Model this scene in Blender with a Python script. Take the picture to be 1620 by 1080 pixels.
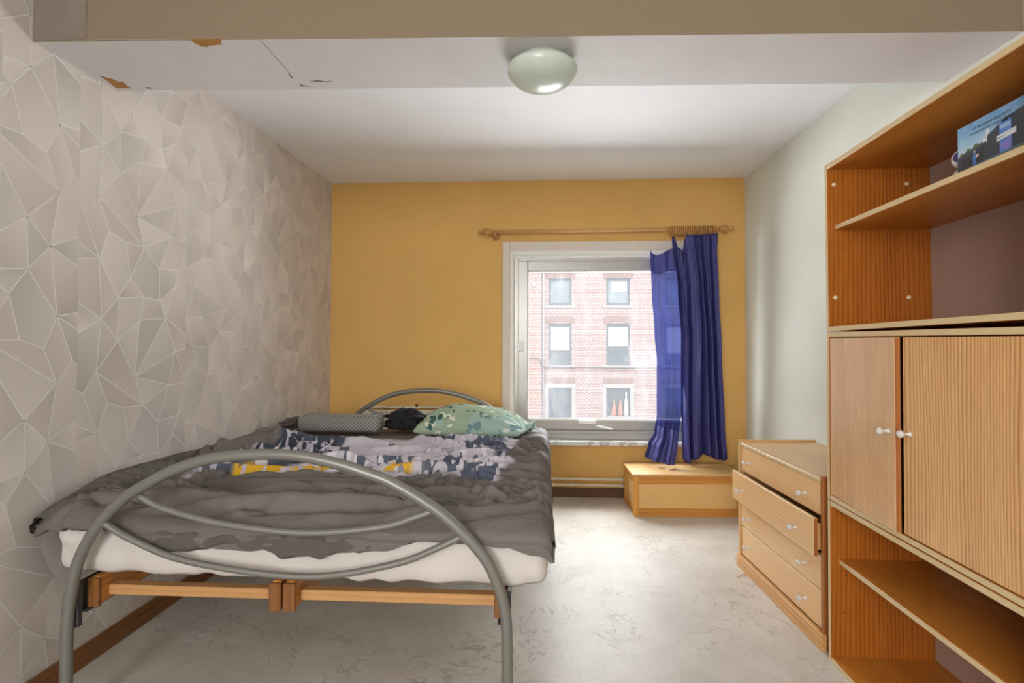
import bpy, bmesh, math, random
import numpy as np
from mathutils import Vector, Matrix, noise

random.seed(7)
scene = bpy.context.scene
for o in list(bpy.data.objects):
    bpy.data.objects.remove(o)
COL = scene.collection

# ------------------------------------------------------------------ camera
FPX, YAW, PIT, ROLL, SX, SY, EZ = 842.0, .0542, .0147, .0023, 7.0, -13.6, 1.17
_F = np.array([-math.sin(YAW) * math.cos(PIT), math.cos(YAW) * math.cos(PIT), math.sin(PIT)])
_R0 = np.array([math.cos(YAW), math.sin(YAW), 0.0])
_U0 = np.cross(_R0, _F)
_R = _R0 * math.cos(ROLL) + _U0 * math.sin(ROLL)
_U = _U0 * math.cos(ROLL) - _R0 * math.sin(ROLL)

def P(x, y, Y):
    """world point at depth Y seen at photo position (x, y): a tape measure for the photograph"""
    d = _F + _R * (x - 810 - SX) / FPX - _U * (y - 540 - SY) / FPX
    k = Y / d[1]
    return Vector((d[0] * k, Y, EZ + d[2] * k))

def PX(x, y, X):
    d = _F + _R * (x - 810 - SX) / FPX - _U * (y - 540 - SY) / FPX
    k = X / d[0]
    return Vector((X, d[1] * k, EZ + d[2] * k))

def PZ(x, y, Z):
    d = _F + _R * (x - 810 - SX) / FPX - _U * (y - 540 - SY) / FPX
    k = (Z - EZ) / d[2]
    return Vector((d[0] * k, d[1] * k, Z))

cam_d = bpy.data.cameras.new('camera')
cam = bpy.data.objects.new('camera', cam_d)
COL.objects.link(cam)
cam_d.sensor_width = 36.0
cam_d.lens = 36.0 * FPX / 1620.0
cam_d.shift_x = -SX / 1620.0
cam_d.shift_y = SY / 1620.0
cam_d.clip_start = .02
cam_d.clip_end = 300
cam.matrix_world = Matrix(((_R[0], _U[0], -_F[0], 0), (_R[1], _U[1], -_F[1], 0), (_R[2], _U[2], -_F[2], EZ), (0, 0, 0, 1)))
scene.camera = cam

# ------------------------------------------------------------------ sky and light
world = bpy.data.worlds.new('overcast_sky')
scene.world = world
world.use_nodes = True
wb = world.node_tree.nodes['Background']
wb.inputs[0].default_value = (.90, .95, 1.0, 1)
wb.inputs[1].default_value = 2.1

def area(name, loc, target, sx, sy, power, color):
    l = bpy.data.lights.new(name, 'AREA')
    l.shape = 'RECTANGLE'
    l.size, l.size_y, l.energy, l.color = sx, sy, power, color
    o = bpy.data.objects.new(name, l)
    COL.objects.link(o)
    o.location = loc
    o.rotation_euler = (Vector(target) - Vector(loc)).to_track_quat('-Z', 'Y').to_euler()
    return o
# unseen fill lamps added above the street, low over it and behind the camera
area('added_sky_fill', (0.0, 9.0, 6.0), (0.35, 4.0, 1.0), 20, 5.2, 4800, (.93, .97, 1.0))
area('added_street_fill', (0.3, 10.5, -2.4), (0.35, 3.6, 1.4), 22, 3.0, 4400, (.97, .98, 1.0))
area('added_rear_fill', (-1.5, -2.9, 1.8), (0.9, 1.6, 1.25), 2.6, 2.0, 205, (1.0, .985, .965))

vs = scene.view_settings
scene.display_settings.display_device = 'sRGB'
vs.view_transform = 'Standard'
vs.look = 'None'
vs.gamma = 1.0
vs.use_curve_mapping = False
vs.exposure = 0.27

# ------------------------------------------------------------------ helpers
def lin(h):
    if isinstance(h, str):
        h = [int(h[i:i + 2], 16) for i in (0, 2, 4)]
    out = []
    for c in h:
        c /= 255.0
        out.append(c / 12.92 if c <= .04045 else ((c + .055) / 1.055) ** 2.4)
    return (*out, 1.0)

class NT:
    """tiny node-tree writer"""
    def __init__(self, name):
        self.m = bpy.data.materials.new(name)
        self.m.use_nodes = True
        self.t = self.m.node_tree
        self.b = self.t.nodes['Principled BSDF']
        self.out = self.t.nodes['Material Output']
    def n(self, typ, **kw):
        nd = self.t.nodes.new(typ)
        ins = kw.pop('ins', {})
        for k, v in kw.items():
            setattr(nd, k, v)
        for k, v in ins.items():
            if isinstance(v, bpy.types.NodeSocket):
                self.t.links.new(v, nd.inputs[k])
            else:
                nd.inputs[k].default_value = v
        return nd
    def link(self, a, b):
        self.t.links.new(a, b)
    def math(self, op, a, b=0.0, c=None, clamp=False):
        ins = {0: a, 1: b}
        if c is not None:
            ins[2] = c
        return self.n('ShaderNodeMath', operation=op, use_clamp=clamp, ins=ins).outputs[0]
    def mix(self, fac, a, b):
        nd = self.t.nodes.new('ShaderNodeMix')
        nd.data_type = 'RGBA'
        for k, v in ((0, fac), (6, a), (7, b)):
            if isinstance(v, bpy.types.NodeSocket):
                self.t.links.new(v, nd.inputs[k])
            else:
                nd.inputs[k].default_value = v
        return nd.outputs[2]
    def ramp(self, fac, stops):
        nd = self.n('ShaderNodeValToRGB', ins={0: fac})
        el = nd.color_ramp.elements
        while len(el) < len(stops):
            el.new(.5)
        for e, (p, c) in zip(el, stops):
            e.position = p
            e.color = c if len(c) == 4 else (*c, 1)
        return nd.outputs[0]
    def coord(self, scale=(1, 1, 1), loc=(0, 0, 0), rot=(0, 0, 0), kind='Object'):
        tc = self.n('ShaderNodeTexCoord')
        mp = self.n('ShaderNodeMapping', ins={'Vector': tc.outputs[kind], 'Scale': scale, 'Location': loc, 'Rotation': rot})
        return mp.outputs[0]
    def noise(self, vec, scale=5, detail=3, rough=.55, dist=0.0):
        return self.n('ShaderNodeTexNoise', ins={'Vector': vec, 'Scale': scale, 'Detail': detail, 'Roughness': rough, 'Distortion': dist}).outputs[0]
    def bump(self, height, strength=.2, dist=.002):
        bp = self.n('ShaderNodeBump', ins={'Height': height, 'Strength': strength, 'Distance': dist})
        self.link(bp.outputs[0], self.b.inputs['Normal'])
    def set(self, color=None, rough=None, metal=None, spec=None):
        for k, v in (('Base Color', color), ('Roughness', rough), ('Metallic', metal), ('Specular IOR Level', spec)):
            if v is None:
                continue
            if isinstance(v, bpy.types.NodeSocket):
                self.link(v, self.b.inputs[k])
            else:
                self.b.inputs[k].default_value = v
        return self

def plain(name, col, rough=.5, metal=0.0, var=.06, scale=8.0, bump=0.0, spec=.5):
    """one colour with a little cloudy wear"""
    t = NT(name)
    c = lin(col)
    v = t.coord()
    f = t.noise(v, scale, 4)
    lo = tuple(x * (1 - var) for x in c[:3]) + (1,)
    hi = tuple(min(1, x * (1 + var)) for x in c[:3]) + (1,)
    t.set(t.ramp(f, [(.3, lo), (.7, hi)]), rough, metal, spec)
    if bump:
        t.bump(t.noise(v, scale * 12, 3), bump, .002)
    return t.m

def wood(name, light, dark, axis='z', freq=55.0, wav=.35, rough=.42, contrast=1.0, streak=.35, offs=0.0):
    """straight-sawn timber: growth-ring bands, stretched along the grain axis, with darker streaks"""
    t = NT(name)
    sc = {'x': (.10, 1, 1), 'y': (1, .10, 1), 'z': (1, 1, .10)}[axis]
    v = t.coord(scale=sc, loc=(offs, offs * .7, offs * 1.3))
    warp = t.noise(v, 3.1, 2, .5)
    sep = t.n('ShaderNodeSeparateXYZ', ins={0: v})
    a, b = {'x': (1, 2), 'y': (0, 2), 'z': (0, 1)}[axis]
    s = t.math('ADD', sep.outputs[a], sep.outputs[b])
    wob = t.noise(v, 22, 2, .5)
    ph = t.math('ADD', t.math('MULTIPLY', s, freq), t.math('MULTIPLY', warp, wav * 14))
    ph = t.math('ADD', ph, t.math('MULTIPLY', wob, .9))
    ring = t.math('POWER', t.math('FRACT', ph), 2.4)
    fine = t.noise(v, 130, 3, .65)
    broad = t.noise(v, 7.0, 3, .55)
    f = t.math('MULTIPLY', ring, t.math('ADD', .25, t.math('MULTIPLY', broad, 1.0 * contrast)))
    f = t.math('MULTIPLY', f, .55)
    f = t.math('ADD', f, t.math('MULTIPLY', t.math('SUBTRACT', fine, .35), .45))
    f = t.math('ADD', f, t.math('MULTIPLY', t.math('SUBTRACT', broad, .35), streak * 1.4), clamp=True)
    L, D = lin(light), lin(dark)
    t.set(t.ramp(f, [(.02, L), (.80, D)]), rough)
    t.bump(fine, .06, .001)
    return t.m

# colours
M = {}
M['ceil'] = plain('white_ceiling_paint', 'f1f2f5', .75, var=.02, scale=3, bump=.05)
M['beam'] = plain('greyish_beam_paint', 'd4d1d0', .7, var=.04, scale=4, bump=.12)
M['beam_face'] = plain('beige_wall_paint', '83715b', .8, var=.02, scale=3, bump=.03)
M['yellow'] = plain('ochre_wall_paint', 'dbad61', .72, var=.05, scale=2.2, bump=.06)
M['rwall'] = plain('pale_green_wall_paint', 'dcded2', .75, var=.03, scale=2.5, bump=.05)
M['steel'] = plain('grey_lacquered_tube', '7d7a73', .36, .3, var=.03)
M['darksteel'] = plain('dark_grey_steel', '4a4b4c', .45, .5)
M['sheet'] = plain('white_cotton_sheet', 'cfc6c0', .9, var=.03, bump=.05)
M['pine'] = wood('orange_pine', 'd79648', 'a3601f', 'z', 70)
M['pine_y'] = wood('orange_pine_along', 'cf8c3e', '9a561a', 'y', 48)
M['pine_in'] = wood('red_pine_inside', 'bb6e24', '73370c', 'z', 62, .6, .36, 1.0)
M['pine_in_y'] = wood('red_pine_shelf', 'd08a38', '86460f', 'y', 62, .6, .33, 1.0)
M['door'] = wood('pale_pine_door', 'ebc296', 'b07b50', 'z', 95, .5, .25, .8, .3)
M['door2'] = wood('pale_pine_door_knotty', 'f0c288', 'a5642f', 'z', 78, .9, .28, 1.5, .35, 3.1)
M['drawer'] = wood('light_pine_drawer', 'd8a468', 'bf874b', 'y', 60, .3, .36, .7, .35)
M['drawer_top'] = wood('light_pine_top', 'd9ac70', 'b98750', 'y', 38, .5, .30, 1.0, .3)
M['band'] = plain('cream_edge_band', 'd8c094', .5, var=.03, scale=20)
M['knob'] = plain('pale_grey_knob', 'cfc8bf', .3, var=.02)
M['cap'] = plain('cream_plastic_cap', 'e6cfae', .4)
M['mauve'] = plain('mauve_beige_board', 'b0978a', .85, var=.04, scale=4)
M['skirt'] = wood('brown_skirting', '8a5a2c', '4e2c10', 'y', 40, .3, .4)
M['skirt_x'] = wood('brown_skirting_across', '6f4a30', '4b2d1a', 'x', 40, .3, .45)
M['slat'] = wood('beech_slat', 'c99862', 'a8743f', 'x', 40, .2, .45, .6)
M['blockend'] = wood('dark_block_end', '8d5a2a', '683a16', 'z', 40, .3, .5)
M['cream'] = plain('cream_radiator_enamel', 'ddd3bb', .35, var=.02)
M['creamplastic'] = plain('cream_slat_holder', 'dcc59a', .5)
M['chest_ply'] = plain('honey_fibreboard', 'd9ad6c', .55, var=.05, scale=60)
M['chest_frame'] = wood('honey_pine_frame', 'cd8c3c', '9c5c1c', 'x', 30, .4, .4, .8)
M['chest_post'] = wood('honey_pine_post', 'd99c48', 'b0712a', 'z', 30, .4, .4, .7)
M['chest_top'] = wood('pale_pine_chest_top', 'd3ab72', 'b4824a', 'x', 30, .5, .4, .7)
M['rod'] = wood('turned_light_wood', 'd2a66b', 'b98a4e', 'x', 20, .2, .4, .4)
M['ringwood'] = plain('oak_ring_wood', 'bd8a4c', .45, var=.1, scale=30)
M['casing'] = plain('beige_casing_paint', 'd9cdc0', .55, var=.02)
M['whiteframe'] = plain('white_frame_paint', 'e6e4dd', .45, var=.02)
M['alu'] = plain('weathered_aluminium', 'b5b2ac', .34, .35, var=.05, scale=4)
M['plasticw'] = plain('white_plastic', 'e9e9e6', .35, var=.01)
M['lampglass'] = plain('milky_green_glass', 'c3cbbf', .28, var=.02)
M['black'] = plain('black_cotton', '17151a', .85, var=.3, scale=20)
M['peel'] = plain('bare_brown_board', 'a9783c', .85, var=.12, scale=30)
M['joint'] = plain('filled_joint', 'aaa39c', .8)
M['crack'] = plain('dark_crack', '4a4038', .9)

class MB:
    def __init__(self):
        self.bm = bmesh.new()
    def quad(self, pts, mi=0, smooth=False):
        f = self.bm.faces.new([self.bm.verts.new(p) for p in pts])
        f.material_index = mi
        f.smooth = smooth
        return f
    def box(self, x0, x1, y0, y1, z0, z1, bev=0.0, mi=0, seg=1, front=None, rot=None, about=None):
        vs_ = [self.bm.verts.new(p) for p in ((x0, y0, z0), (x1, y0, z0), (x1, y1, z0), (x0, y1, z0), (x0, y0, z1), (x1, y0, z1), (x1, y1, z1), (x0, y1, z1))]
        idx = ((0, 3, 2, 1), (4, 5, 6, 7), (0, 1, 5, 4), (1, 2, 6, 5), (2, 3, 7, 6), (3, 0, 4, 7))
        fs = [self.bm.faces.new([vs_[i] for i in q]) for q in idx]
        for f in fs:
            f.material_index = mi
        if front is not None:           # (axis face name, material index)
            k = {'-z': 0, '+z': 1, '-y': 2, '+x': 3, '+y': 4, '-x': 5}
            for ax, m in front:
                fs[k[ax]].material_index = m
        geo = vs_
        if bev > 0:
            r = bmesh.ops.bevel(self.bm, geom=list({e for f in fs for e in f.edges}), offset=bev, segments=seg, affect='EDGES', profile=.5)
            geo = list({v for v in r['verts']} | {v for v in vs_ if v.is_valid})
        if rot is not None:
            bmesh.ops.rotate(self.bm, verts=geo, cent=about or ((x0 + x1) / 2, (y0 + y1) / 2, (z0 + z1) / 2), matrix=rot)
        return self
    def tube(self, pts, r, n=12, cap=True, mi=0, closed=False):
        pts = [Vector(p) for p in pts]
        rs = r if isinstance(r, (list, tuple)) else [r] * len(pts)
        rings = []
        up = None
        N = len(pts)
        for i, p in enumerate(pts):
            a = pts[(i - 1) % N] if (closed or i > 0) else p
            b = pts[(i + 1) % N] if (closed or i < N - 1) else p
            t = (b - a).normalized()
            if up is None:
                up = Vector((0, 0, 1)) if abs(t.z) < .9 else Vector((0, 1, 0))
            s = t.cross(up).normalized()
            up = s.cross(t).normalized()
            rings.append([self.bm.verts.new(p + (s * math.cos(2 * math.pi * k / n) + up * math.sin(2 * math.pi * k / n)) * rs[i]) for k in range(n)])
        M_ = N if closed else N - 1
        for i in range(M_):
            A, B = rings[i], rings[(i + 1) % N]
            for k in range(n):
                f = self.bm.faces.new((A[k], A[(k + 1) % n], B[(k + 1) % n], B[k]))
                f.smooth = True
                f.material_index = mi
        if cap and not closed:
            for q in (rings[0][::-1], rings[-1]):
                f = self.bm.faces.new(q)
                f.material_index = mi
        return self
    def lathe(self, prof, base, axis=(0, 0, 1), n=24, mi=0):
        """prof: list of (radius, distance along the axis)"""
        ax = Vector(axis).normalized()
        s = ax.orthogonal().normalized()
        t = ax.cross(s)
        base = Vector(base)
        rings = []
        for r, d in prof:
            if r < 1e-6:
                rings.append([self.bm.verts.new(base + ax * d)])
            else:
                rings.append([self.bm.verts.new(base + ax * d + (s * math.cos(2 * math.pi * k / n) + t * math.sin(2 * math.pi * k / n)) * r) for k in range(n)])
        for A, B in zip(rings, rings[1:]):
            for k in range(n):
                k2 = (k + 1) % n
                if len(A) == 1 and len(B) == 1:
                    continue
                if len(A) == 1:
                    f = self.bm.faces.new((A[0], B[k2], B[k]))
                elif len(B) == 1:
                    f = self.bm.faces.new((A[k], A[k2], B[0]))
                else:
                    f = self.bm.faces.new((A[k], A[k2], B[k2], B[k]))
                f.smooth = True
                f.material_index = mi
        for q, rv in ((rings[0], True), (rings[-1], False)):
            if len(q) > 1:
                f = self.bm.faces.new(q[::-1] if rv else q)
                f.material_index = mi
        return self
    def grid(self, fn, nu, nv, mi=0, smooth=True):
        V = [[self.bm.verts.new(fn(i / nu, j / nv)) for j in range(nv + 1)] for i in range(nu + 1)]
        for i in range(nu):
            for j in range(nv):
                f = self.bm.faces.new((V[i][j], V[i + 1][j], V[i + 1][j + 1], V[i][j + 1]))
                f.smooth = smooth
                f.material_index = mi
        return self
    def rbox(self, c, size, r, n=(20, 20, 8), fn=None, mi=0):
        """rounded box on a fine grid, optionally deformed by fn(point, outward normal)"""
        c = Vector(c)
        h = Vector(size) / 2
        inner = Vector((max(h.x - r, 0), max(h.y - r, 0), max(h.z - r, 0)))
        cache = {}
        def vert(i, j, k):
            key = (i, j, k)
            if key not in cache:
                p = Vector((-h.x + 2 * h.x * i / n[0], -h.y + 2 * h.y * j / n[1], -h.z + 2 * h.z * k / n[2]))
                q = Vector((max(-inner.x, min(inner.x, p.x)), max(-inner.y, min(inner.y, p.y)), max(-inner.z, min(inner.z, p.z))))
                d = p - q
                nrm = d.normalized() if d.length > 1e-9 else Vector((0, 0, 1))
                p = q + nrm * r + c
                if fn:
                    p = fn(p, nrm)
                cache[key] = self.bm.verts.new(p)
            return cache[key]
        def face(a, b, c_, d_):
            f = self.bm.faces.new((vert(*a), vert(*b), vert(*c_), vert(*d_)))
            f.smooth = True
            f.material_index = mi
        for i in range(n[0]):
            for j in range(n[1]):
                face((i, j, 0), (i, j + 1, 0), (i + 1, j + 1, 0), (i + 1, j, 0))
                face((i, j, n[2]), (i + 1, j, n[2]), (i + 1, j + 1, n[2]), (i, j + 1, n[2]))
        for i in range(n[0]):
            for k in range(n[2]):
                face((i, 0, k), (i + 1, 0, k), (i + 1, 0, k + 1), (i, 0, k + 1))
                face((i, n[1], k), (i, n[1], k + 1), (i + 1, n[1], k + 1), (i + 1, n[1], k))
        for j in range(n[1]):
            for k in range(n[2]):
                face((0, j, k), (0, j, k + 1), (0, j + 1, k + 1), (0, j + 1, k))
                face((n[0], j, k), (n[0], j + 1, k), (n[0], j + 1, k + 1), (n[0], j, k + 1))
        return self
    def build(self, name, mats, parent=None, local=False):
        """link as one mesh object; points are in world space unless local"""
        me = bpy.data.meshes.new(name)
        self.bm.normal_update()
        self.bm.to_mesh(me)
        self.bm.free()
        for m in (mats if isinstance(mats, (list, tuple)) else [mats]):
            me.materials.append(M[m] if isinstance(m, str) else m)
        o = bpy.data.objects.new(name, me)
        COL.objects.link(o)
        if parent is not None:
            o.parent = parent
            if not local:
                r = parent
                W = Matrix.Identity(4)
                while r is not None:
                    W = r.matrix_basis @ W
                    r = r.parent
                me.transform(W.inverted())
        return o

def tag(o, label=None, cat=None, group=None, kind=None):
    if label: o['label'] = label
    if cat: o['category'] = cat
    if group: o['group'] = group
    if kind: o['kind'] = kind
    return o

def thing(name, label, cat, loc=(0, 0, 0), rotz=0.0, group=None):
    o = bpy.data.objects.new(name, None)
    o.empty_display_size = .05
    COL.objects.link(o)
    o.location = loc
    o.rotation_euler = (0, 0, rotz)
    o.matrix_basis = Matrix.Translation(loc) @ Matrix.Rotation(rotz, 4, 'Z')
    return tag(o, label, cat, group)

def copy_tree(o, parent=None):
    c = o.copy()
    COL.objects.link(c)
    c.parent = parent
    for ch in list(o.children):
        copy_tree(ch, c)
    return c

def interp(x, pts):
    if x <= pts[0][0]:
        return pts[0][1]
    for (a, u), (b, v) in zip(pts, pts[1:]):
        if x <= b:
            t = (x - a) / (b - a)
            t = t * t * (3 - 2 * t)
            return u + (v - u) * t
    return pts[-1][1]

def spline(pts, n):
    """Catmull-Rom through 3-D points"""
    pts = [Vector(p) for p in pts]
    q = [pts[0] * 2 - pts[1]] + pts + [pts[-1] * 2 - pts[-2]]
    out = []
    for i in range(1, len(q) - 2):
        for k in range(n):
            t = k / n
            a, b, c, d = q[i - 1], q[i], q[i + 1], q[i + 2]
            out.append(.5 * ((2 * b) + (c - a) * t + (2 * a - 5 * b + 4 * c - d) * t * t + (3 * b - a - 3 * c + d) * t ** 3))
    out.append(pts[-1])
    return out

# ------------------------------------------------------------------ the room
XL, XR, YB, CZ, YR, CZ2 = -1.66, 1.485, 4.04, 2.39, -1.9, 2.75
BZ = 2.135                                    # underside of the beam
# floor: marbled linoleum
t = NT('marbled_linoleum')
v = t.coord()
cloud = t.noise(v, 3.2, 5, .6)
base = t.ramp(cloud, [(.3, lin('c0b7aa')), (.7, lin('d6cfc4'))])
grain = t.noise(t.coord(scale=(1, 1, 1)), 55, 3, .7)
base = t.mix(t.math('MULTIPLY', t.math('SUBTRACT', grain, .45), 1.2, clamp=True), base, lin('a89c8b'))
w1 = t.noise(v, 5.5, 6, .62, .5)
vein = t.math('SUBTRACT', 1.0, t.math('MULTIPLY', t.math('ABSOLUTE', t.math('SUBTRACT', w1, .5)), 60), clamp=True)
msk = t.math('MULTIPLY', t.math('SUBTRACT', t.noise(t.coord(loc=(3, 7, 1)), 3.6, 3), .47), 7, clamp=True)
vein = t.math('MULTIPLY', vein, msk)
base = t.mix(t.math('MULTIPLY', vein, .55), base, lin('7b6d5c'))
t.set(base, t.math('ADD', .36, t.math('MULTIPLY', cloud, .14)), spec=.35)
t.bump(t.math('SUBTRACT', t.noise(v, 9, 5), t.math('MULTIPLY', vein, .6)), .25, .004)
M['floor'] = t.m
b = MB(); b.box(XL - .1, XR + .1, YR - .1, YB + .25, -.1, 0)
tag(b.build('floor', 'floor'), kind='structure')

b = MB(); b.box(XL - .1, XR + .1, 1.72, YB + .25, CZ, CZ + .12)
tag(b.build('ceiling', 'ceil'), kind='structure')
b = MB(); b.box(XL - .1, XR + .1, YR - .1, 1.80, CZ2, CZ2 + .12)
tag(b.build('ceiling', 'ceil'), kind='structure')

# the beam: a little crooked, painted underside with peeled spots, beige face towards the camera
bl_n, bl_f, br_n, br_f = 1.625, 1.965, 1.724, 2.05
bm = MB()
c8 = [(XL, bl_n, BZ), (XR, br_n, BZ), (XR, br_f, BZ), (XL, bl_f, BZ), (XL, bl_n, CZ2), (XR, br_n, CZ2), (XR, br_f, CZ2), (XL, bl_f, CZ2)]
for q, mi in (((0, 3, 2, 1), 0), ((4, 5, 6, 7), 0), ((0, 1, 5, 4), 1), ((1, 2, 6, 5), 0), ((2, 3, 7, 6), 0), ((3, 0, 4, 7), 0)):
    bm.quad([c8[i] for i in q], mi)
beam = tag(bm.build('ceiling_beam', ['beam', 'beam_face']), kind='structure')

def flat_patch(name, pts, mat, parent, z, th=.0012):
    m = MB()
    top = [m.bm.verts.new((x, y, z)) for x, y in pts]
    bot = [m.bm.verts.new((x, y, z - th)) for x, y in pts]
    m.bm.faces.new(bot)
    m.bm.faces.new(top[::-1])
    for i in range(len(pts)):
        m.bm.faces.new((top[i], top[(i + 1) % len(pts)], bot[(i + 1) % len(pts)], bot[i]))
    bmesh.ops.recalc_face_normals(m.bm, faces=m.bm.faces)
    return m.build(name, mat, parent)
def zpts(px):
    return [PZ(x, y, BZ)[:2] for x, y in px]
flat_patch('peeled_spot', zpts([(300, 61.5), (318, 62), (349, 61), (351, 70), (340, 71), (331, 72), (329, 74), (318, 73), (308, 68)]), 'peel', beam, BZ)
flat_patch('peeled_spot', zpts([(157, 119), (170, 123), (182, 126), (186, 129), (196, 130), (203, 137), (210, 139), (188, 139), (184, 139), (170, 128)]), 'peel', beam, BZ)
for px in ([(490, 128.5), (503, 127), (516, 129), (526, 127.5), (518, 129.8), (504, 128.6)], [(455, 115), (459, 118), (464, 124), (460, 122)], [(475, 133), (480, 135), (491, 136.5), (476, 136.2)],
           [(230, 138), (238, 138), (240, 139.5), (232, 139.5)]):
    flat_patch('crack', zpts(px), 'crack', beam, BZ, .0008)
flat_patch('board_joint', zpts([(408, 60), (410, 60), (460, 116), (458, 116)]), 'joint', beam, BZ, .0006)
flat_patch('board_joint', zpts([(150, 61.5), (290, 63), (290, 63.8), (150, 62.3)]), 'joint', beam, BZ, .0005)

# ---- left wall: wallpaper printed with facets and silver lines, hung in strips
t = NT('facet_wallpaper')
att = t.n('ShaderNodeAttribute', attribute_name='print_colour')
gr = t.noise(t.coord(), 130, 3, .7)
t.set(t.mix(t.math('MULTIPLY', gr, .25), att.outputs[0], lin('c4b8ae')), .62)
t.bump(gr, .10, .001)
M['paper'] = t.m
M['silver'] = plain('silver_wallpaper_line', 'efedea', .40, .1, var=.05, scale=30)

V2 = dict(S=(182, 302), A=(275, 185), B=(345, 70), C=(422, 178), D=(514, 198), E=(597, 127), F=(545, 298), G=(398, 312), H=(273, 430), I=(150, 605),
          J=(72, 733), K=(155, 958), L=(213, 780), M=(310, 808), N=(415, 793), O=(372, 635), P=(602, 488), Q=(566, 678), R=(657, 670), T=(500, 886), U=(615, 850),
          l1=(47, 212), l2=(47, 388), l3=(47, 707), l4=(47, 910), l5=(47, 1003), r1=(657, 812), r2=(657, 215), r3=(657, 393), r4=(657, 472))
E2 = ('S-A S-H S-I S-l1 S-l2 K-S+ K-A+ A-B A-C A-H B-C M-B+ N-B+ C-D C-G D-E D-F T-D+ T-U U-r1 U-E+ E-F E-r2 F-G F-O F-P F-r3 G-H G-O H-O H-I I-J I-L I-N J-l3 J-K K-L K-l4 K-l5 '
      'L-M M-N N-O N-Q N-T O-P O-Q P-Q P-R P-r4 Q-R Q-T R-U').split()
V1 = dict(a=(157, 45), b=(290, 215), c=(160, 342), d=(327, 612), e=(52, 483), f=(250, 800), g=(113, 745), h=(415, 868), i=(325, 995),
          L1=(0, 955), L2=(0, 127), L3=(0, 340), L4=(0, 435), L5=(0, 585), L6=(0, 745), L7=(0, 795), R1=(440, 155), R2=(440, 330), R3=(440, 592), R4=(440, 690), R5=(440, 895))
E1 = 'a+-L1 a-L2 a-c a-b b-c i-b+ b-R1 b-R2 b-d c-L3 c-e c-d d-R3 d-R4 d-f d-h e-L4 e-L5 e-g g-L6 g-f f-i h-R5 h-i i-L7 i-a+'.split()
PER = .653
def wall_uv(V, ox, oy):
    out = {}
    for k, (x, y) in V.items():
        p = PX(ox + x / 3.6, oy + y / 3.6, XL)
        out[k] = [p.y, p.z]
    ys = [p[0] for p in out.values()]
    y0, y1 = min(ys), max(ys)
    for k, p in out.items():
        if k[0] in 'lL' and len(k) == 2: p[0] = y0
        if (k[0] in 'rR' and len(k) == 2) or (k == 'R'): p[0] = y1
    return {k: (p[0] - y0, p[1]) for k, p in out.items()}, y0, y1 - y0
UV2, Y2, W2 = wall_uv(V2, 110, 420)
UV1, Y1, W1 = wall_uv(V1, 0, 330)

def strip_faces(UV, E, W, mirror=False, dz=0.0):
    """unroll one wallpaper repeat over the wall's height; returns faces (lists of (y,z)) and line segments"""
    pos, adj = {}, {}
    def nid(nm, k):
        if nm.endswith('+'):
            nm, k = nm[:-1], k + 1
        key = (nm, k)
        if key not in pos:
            y, z = UV[nm]
            pos[key] = ((W - y) if mirror else y, z - k * PER + dz)
            adj[key] = set()
        return key
    lines = []
    for k in range(-4, 5):
        for e in E:
            a, c = e.split('-')
            a, c = nid(a, k), nid(c, k)
            adj[a].add(c); adj[c].add(a)
            lines.append((pos[a], pos[c]))
    for side in (0.0, W):
        col_ = sorted([k for k, p in pos.items() if abs(p[0] - side) < 1e-6], key=lambda k: pos[k][1])
        for a, c in zip(col_, col_[1:]):
            adj[a].add(c); adj[c].add(a)
    order = {k: sorted(v, key=lambda q: math.atan2(pos[q][1] - pos[k][1], pos[q][0] - pos[k][0])) for k, v in adj.items()}
    seen, faces = set(), []
    for a in adj:
        for c in adj[a]:
            if (a, c) in seen:
                continue
            loop, u, w = [], a, c
            while (u, w) not in seen:
                seen.add((u, w))
                loop.append(u)
                od = order[w]
                nx = od[(od.index(u) - 1) % len(od)]
                u, w = w, nx
            pts = [pos[q] for q in loop]
            ar = sum(p[0] * q[1] - q[0] * p[1] for p, q in zip(pts, pts[1:] + pts[:1])) / 2
            if 1e-5 < ar < .2:
                faces.append((pts, (sorted(q[0] for q in loop)[0], loop[0][1])))
    return faces, lines

def clip(pts, ax, lim, keep_less):
    out = []
    for p, q in zip(pts, pts[1:] + pts[:1]):
        ip = (p[ax] <= lim) if keep_less else (p[ax] >= lim)
        iq = (q[ax] <= lim) if keep_less else (q[ax] >= lim)
        if ip:
            out.append(p)
        if ip != iq:
            s = (lim - p[ax]) / (q[ax] - p[ax])
            out.append((p[0] + s * (q[0] - p[0]), p[1] + s * (q[1] - p[1])))
    return out

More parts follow.
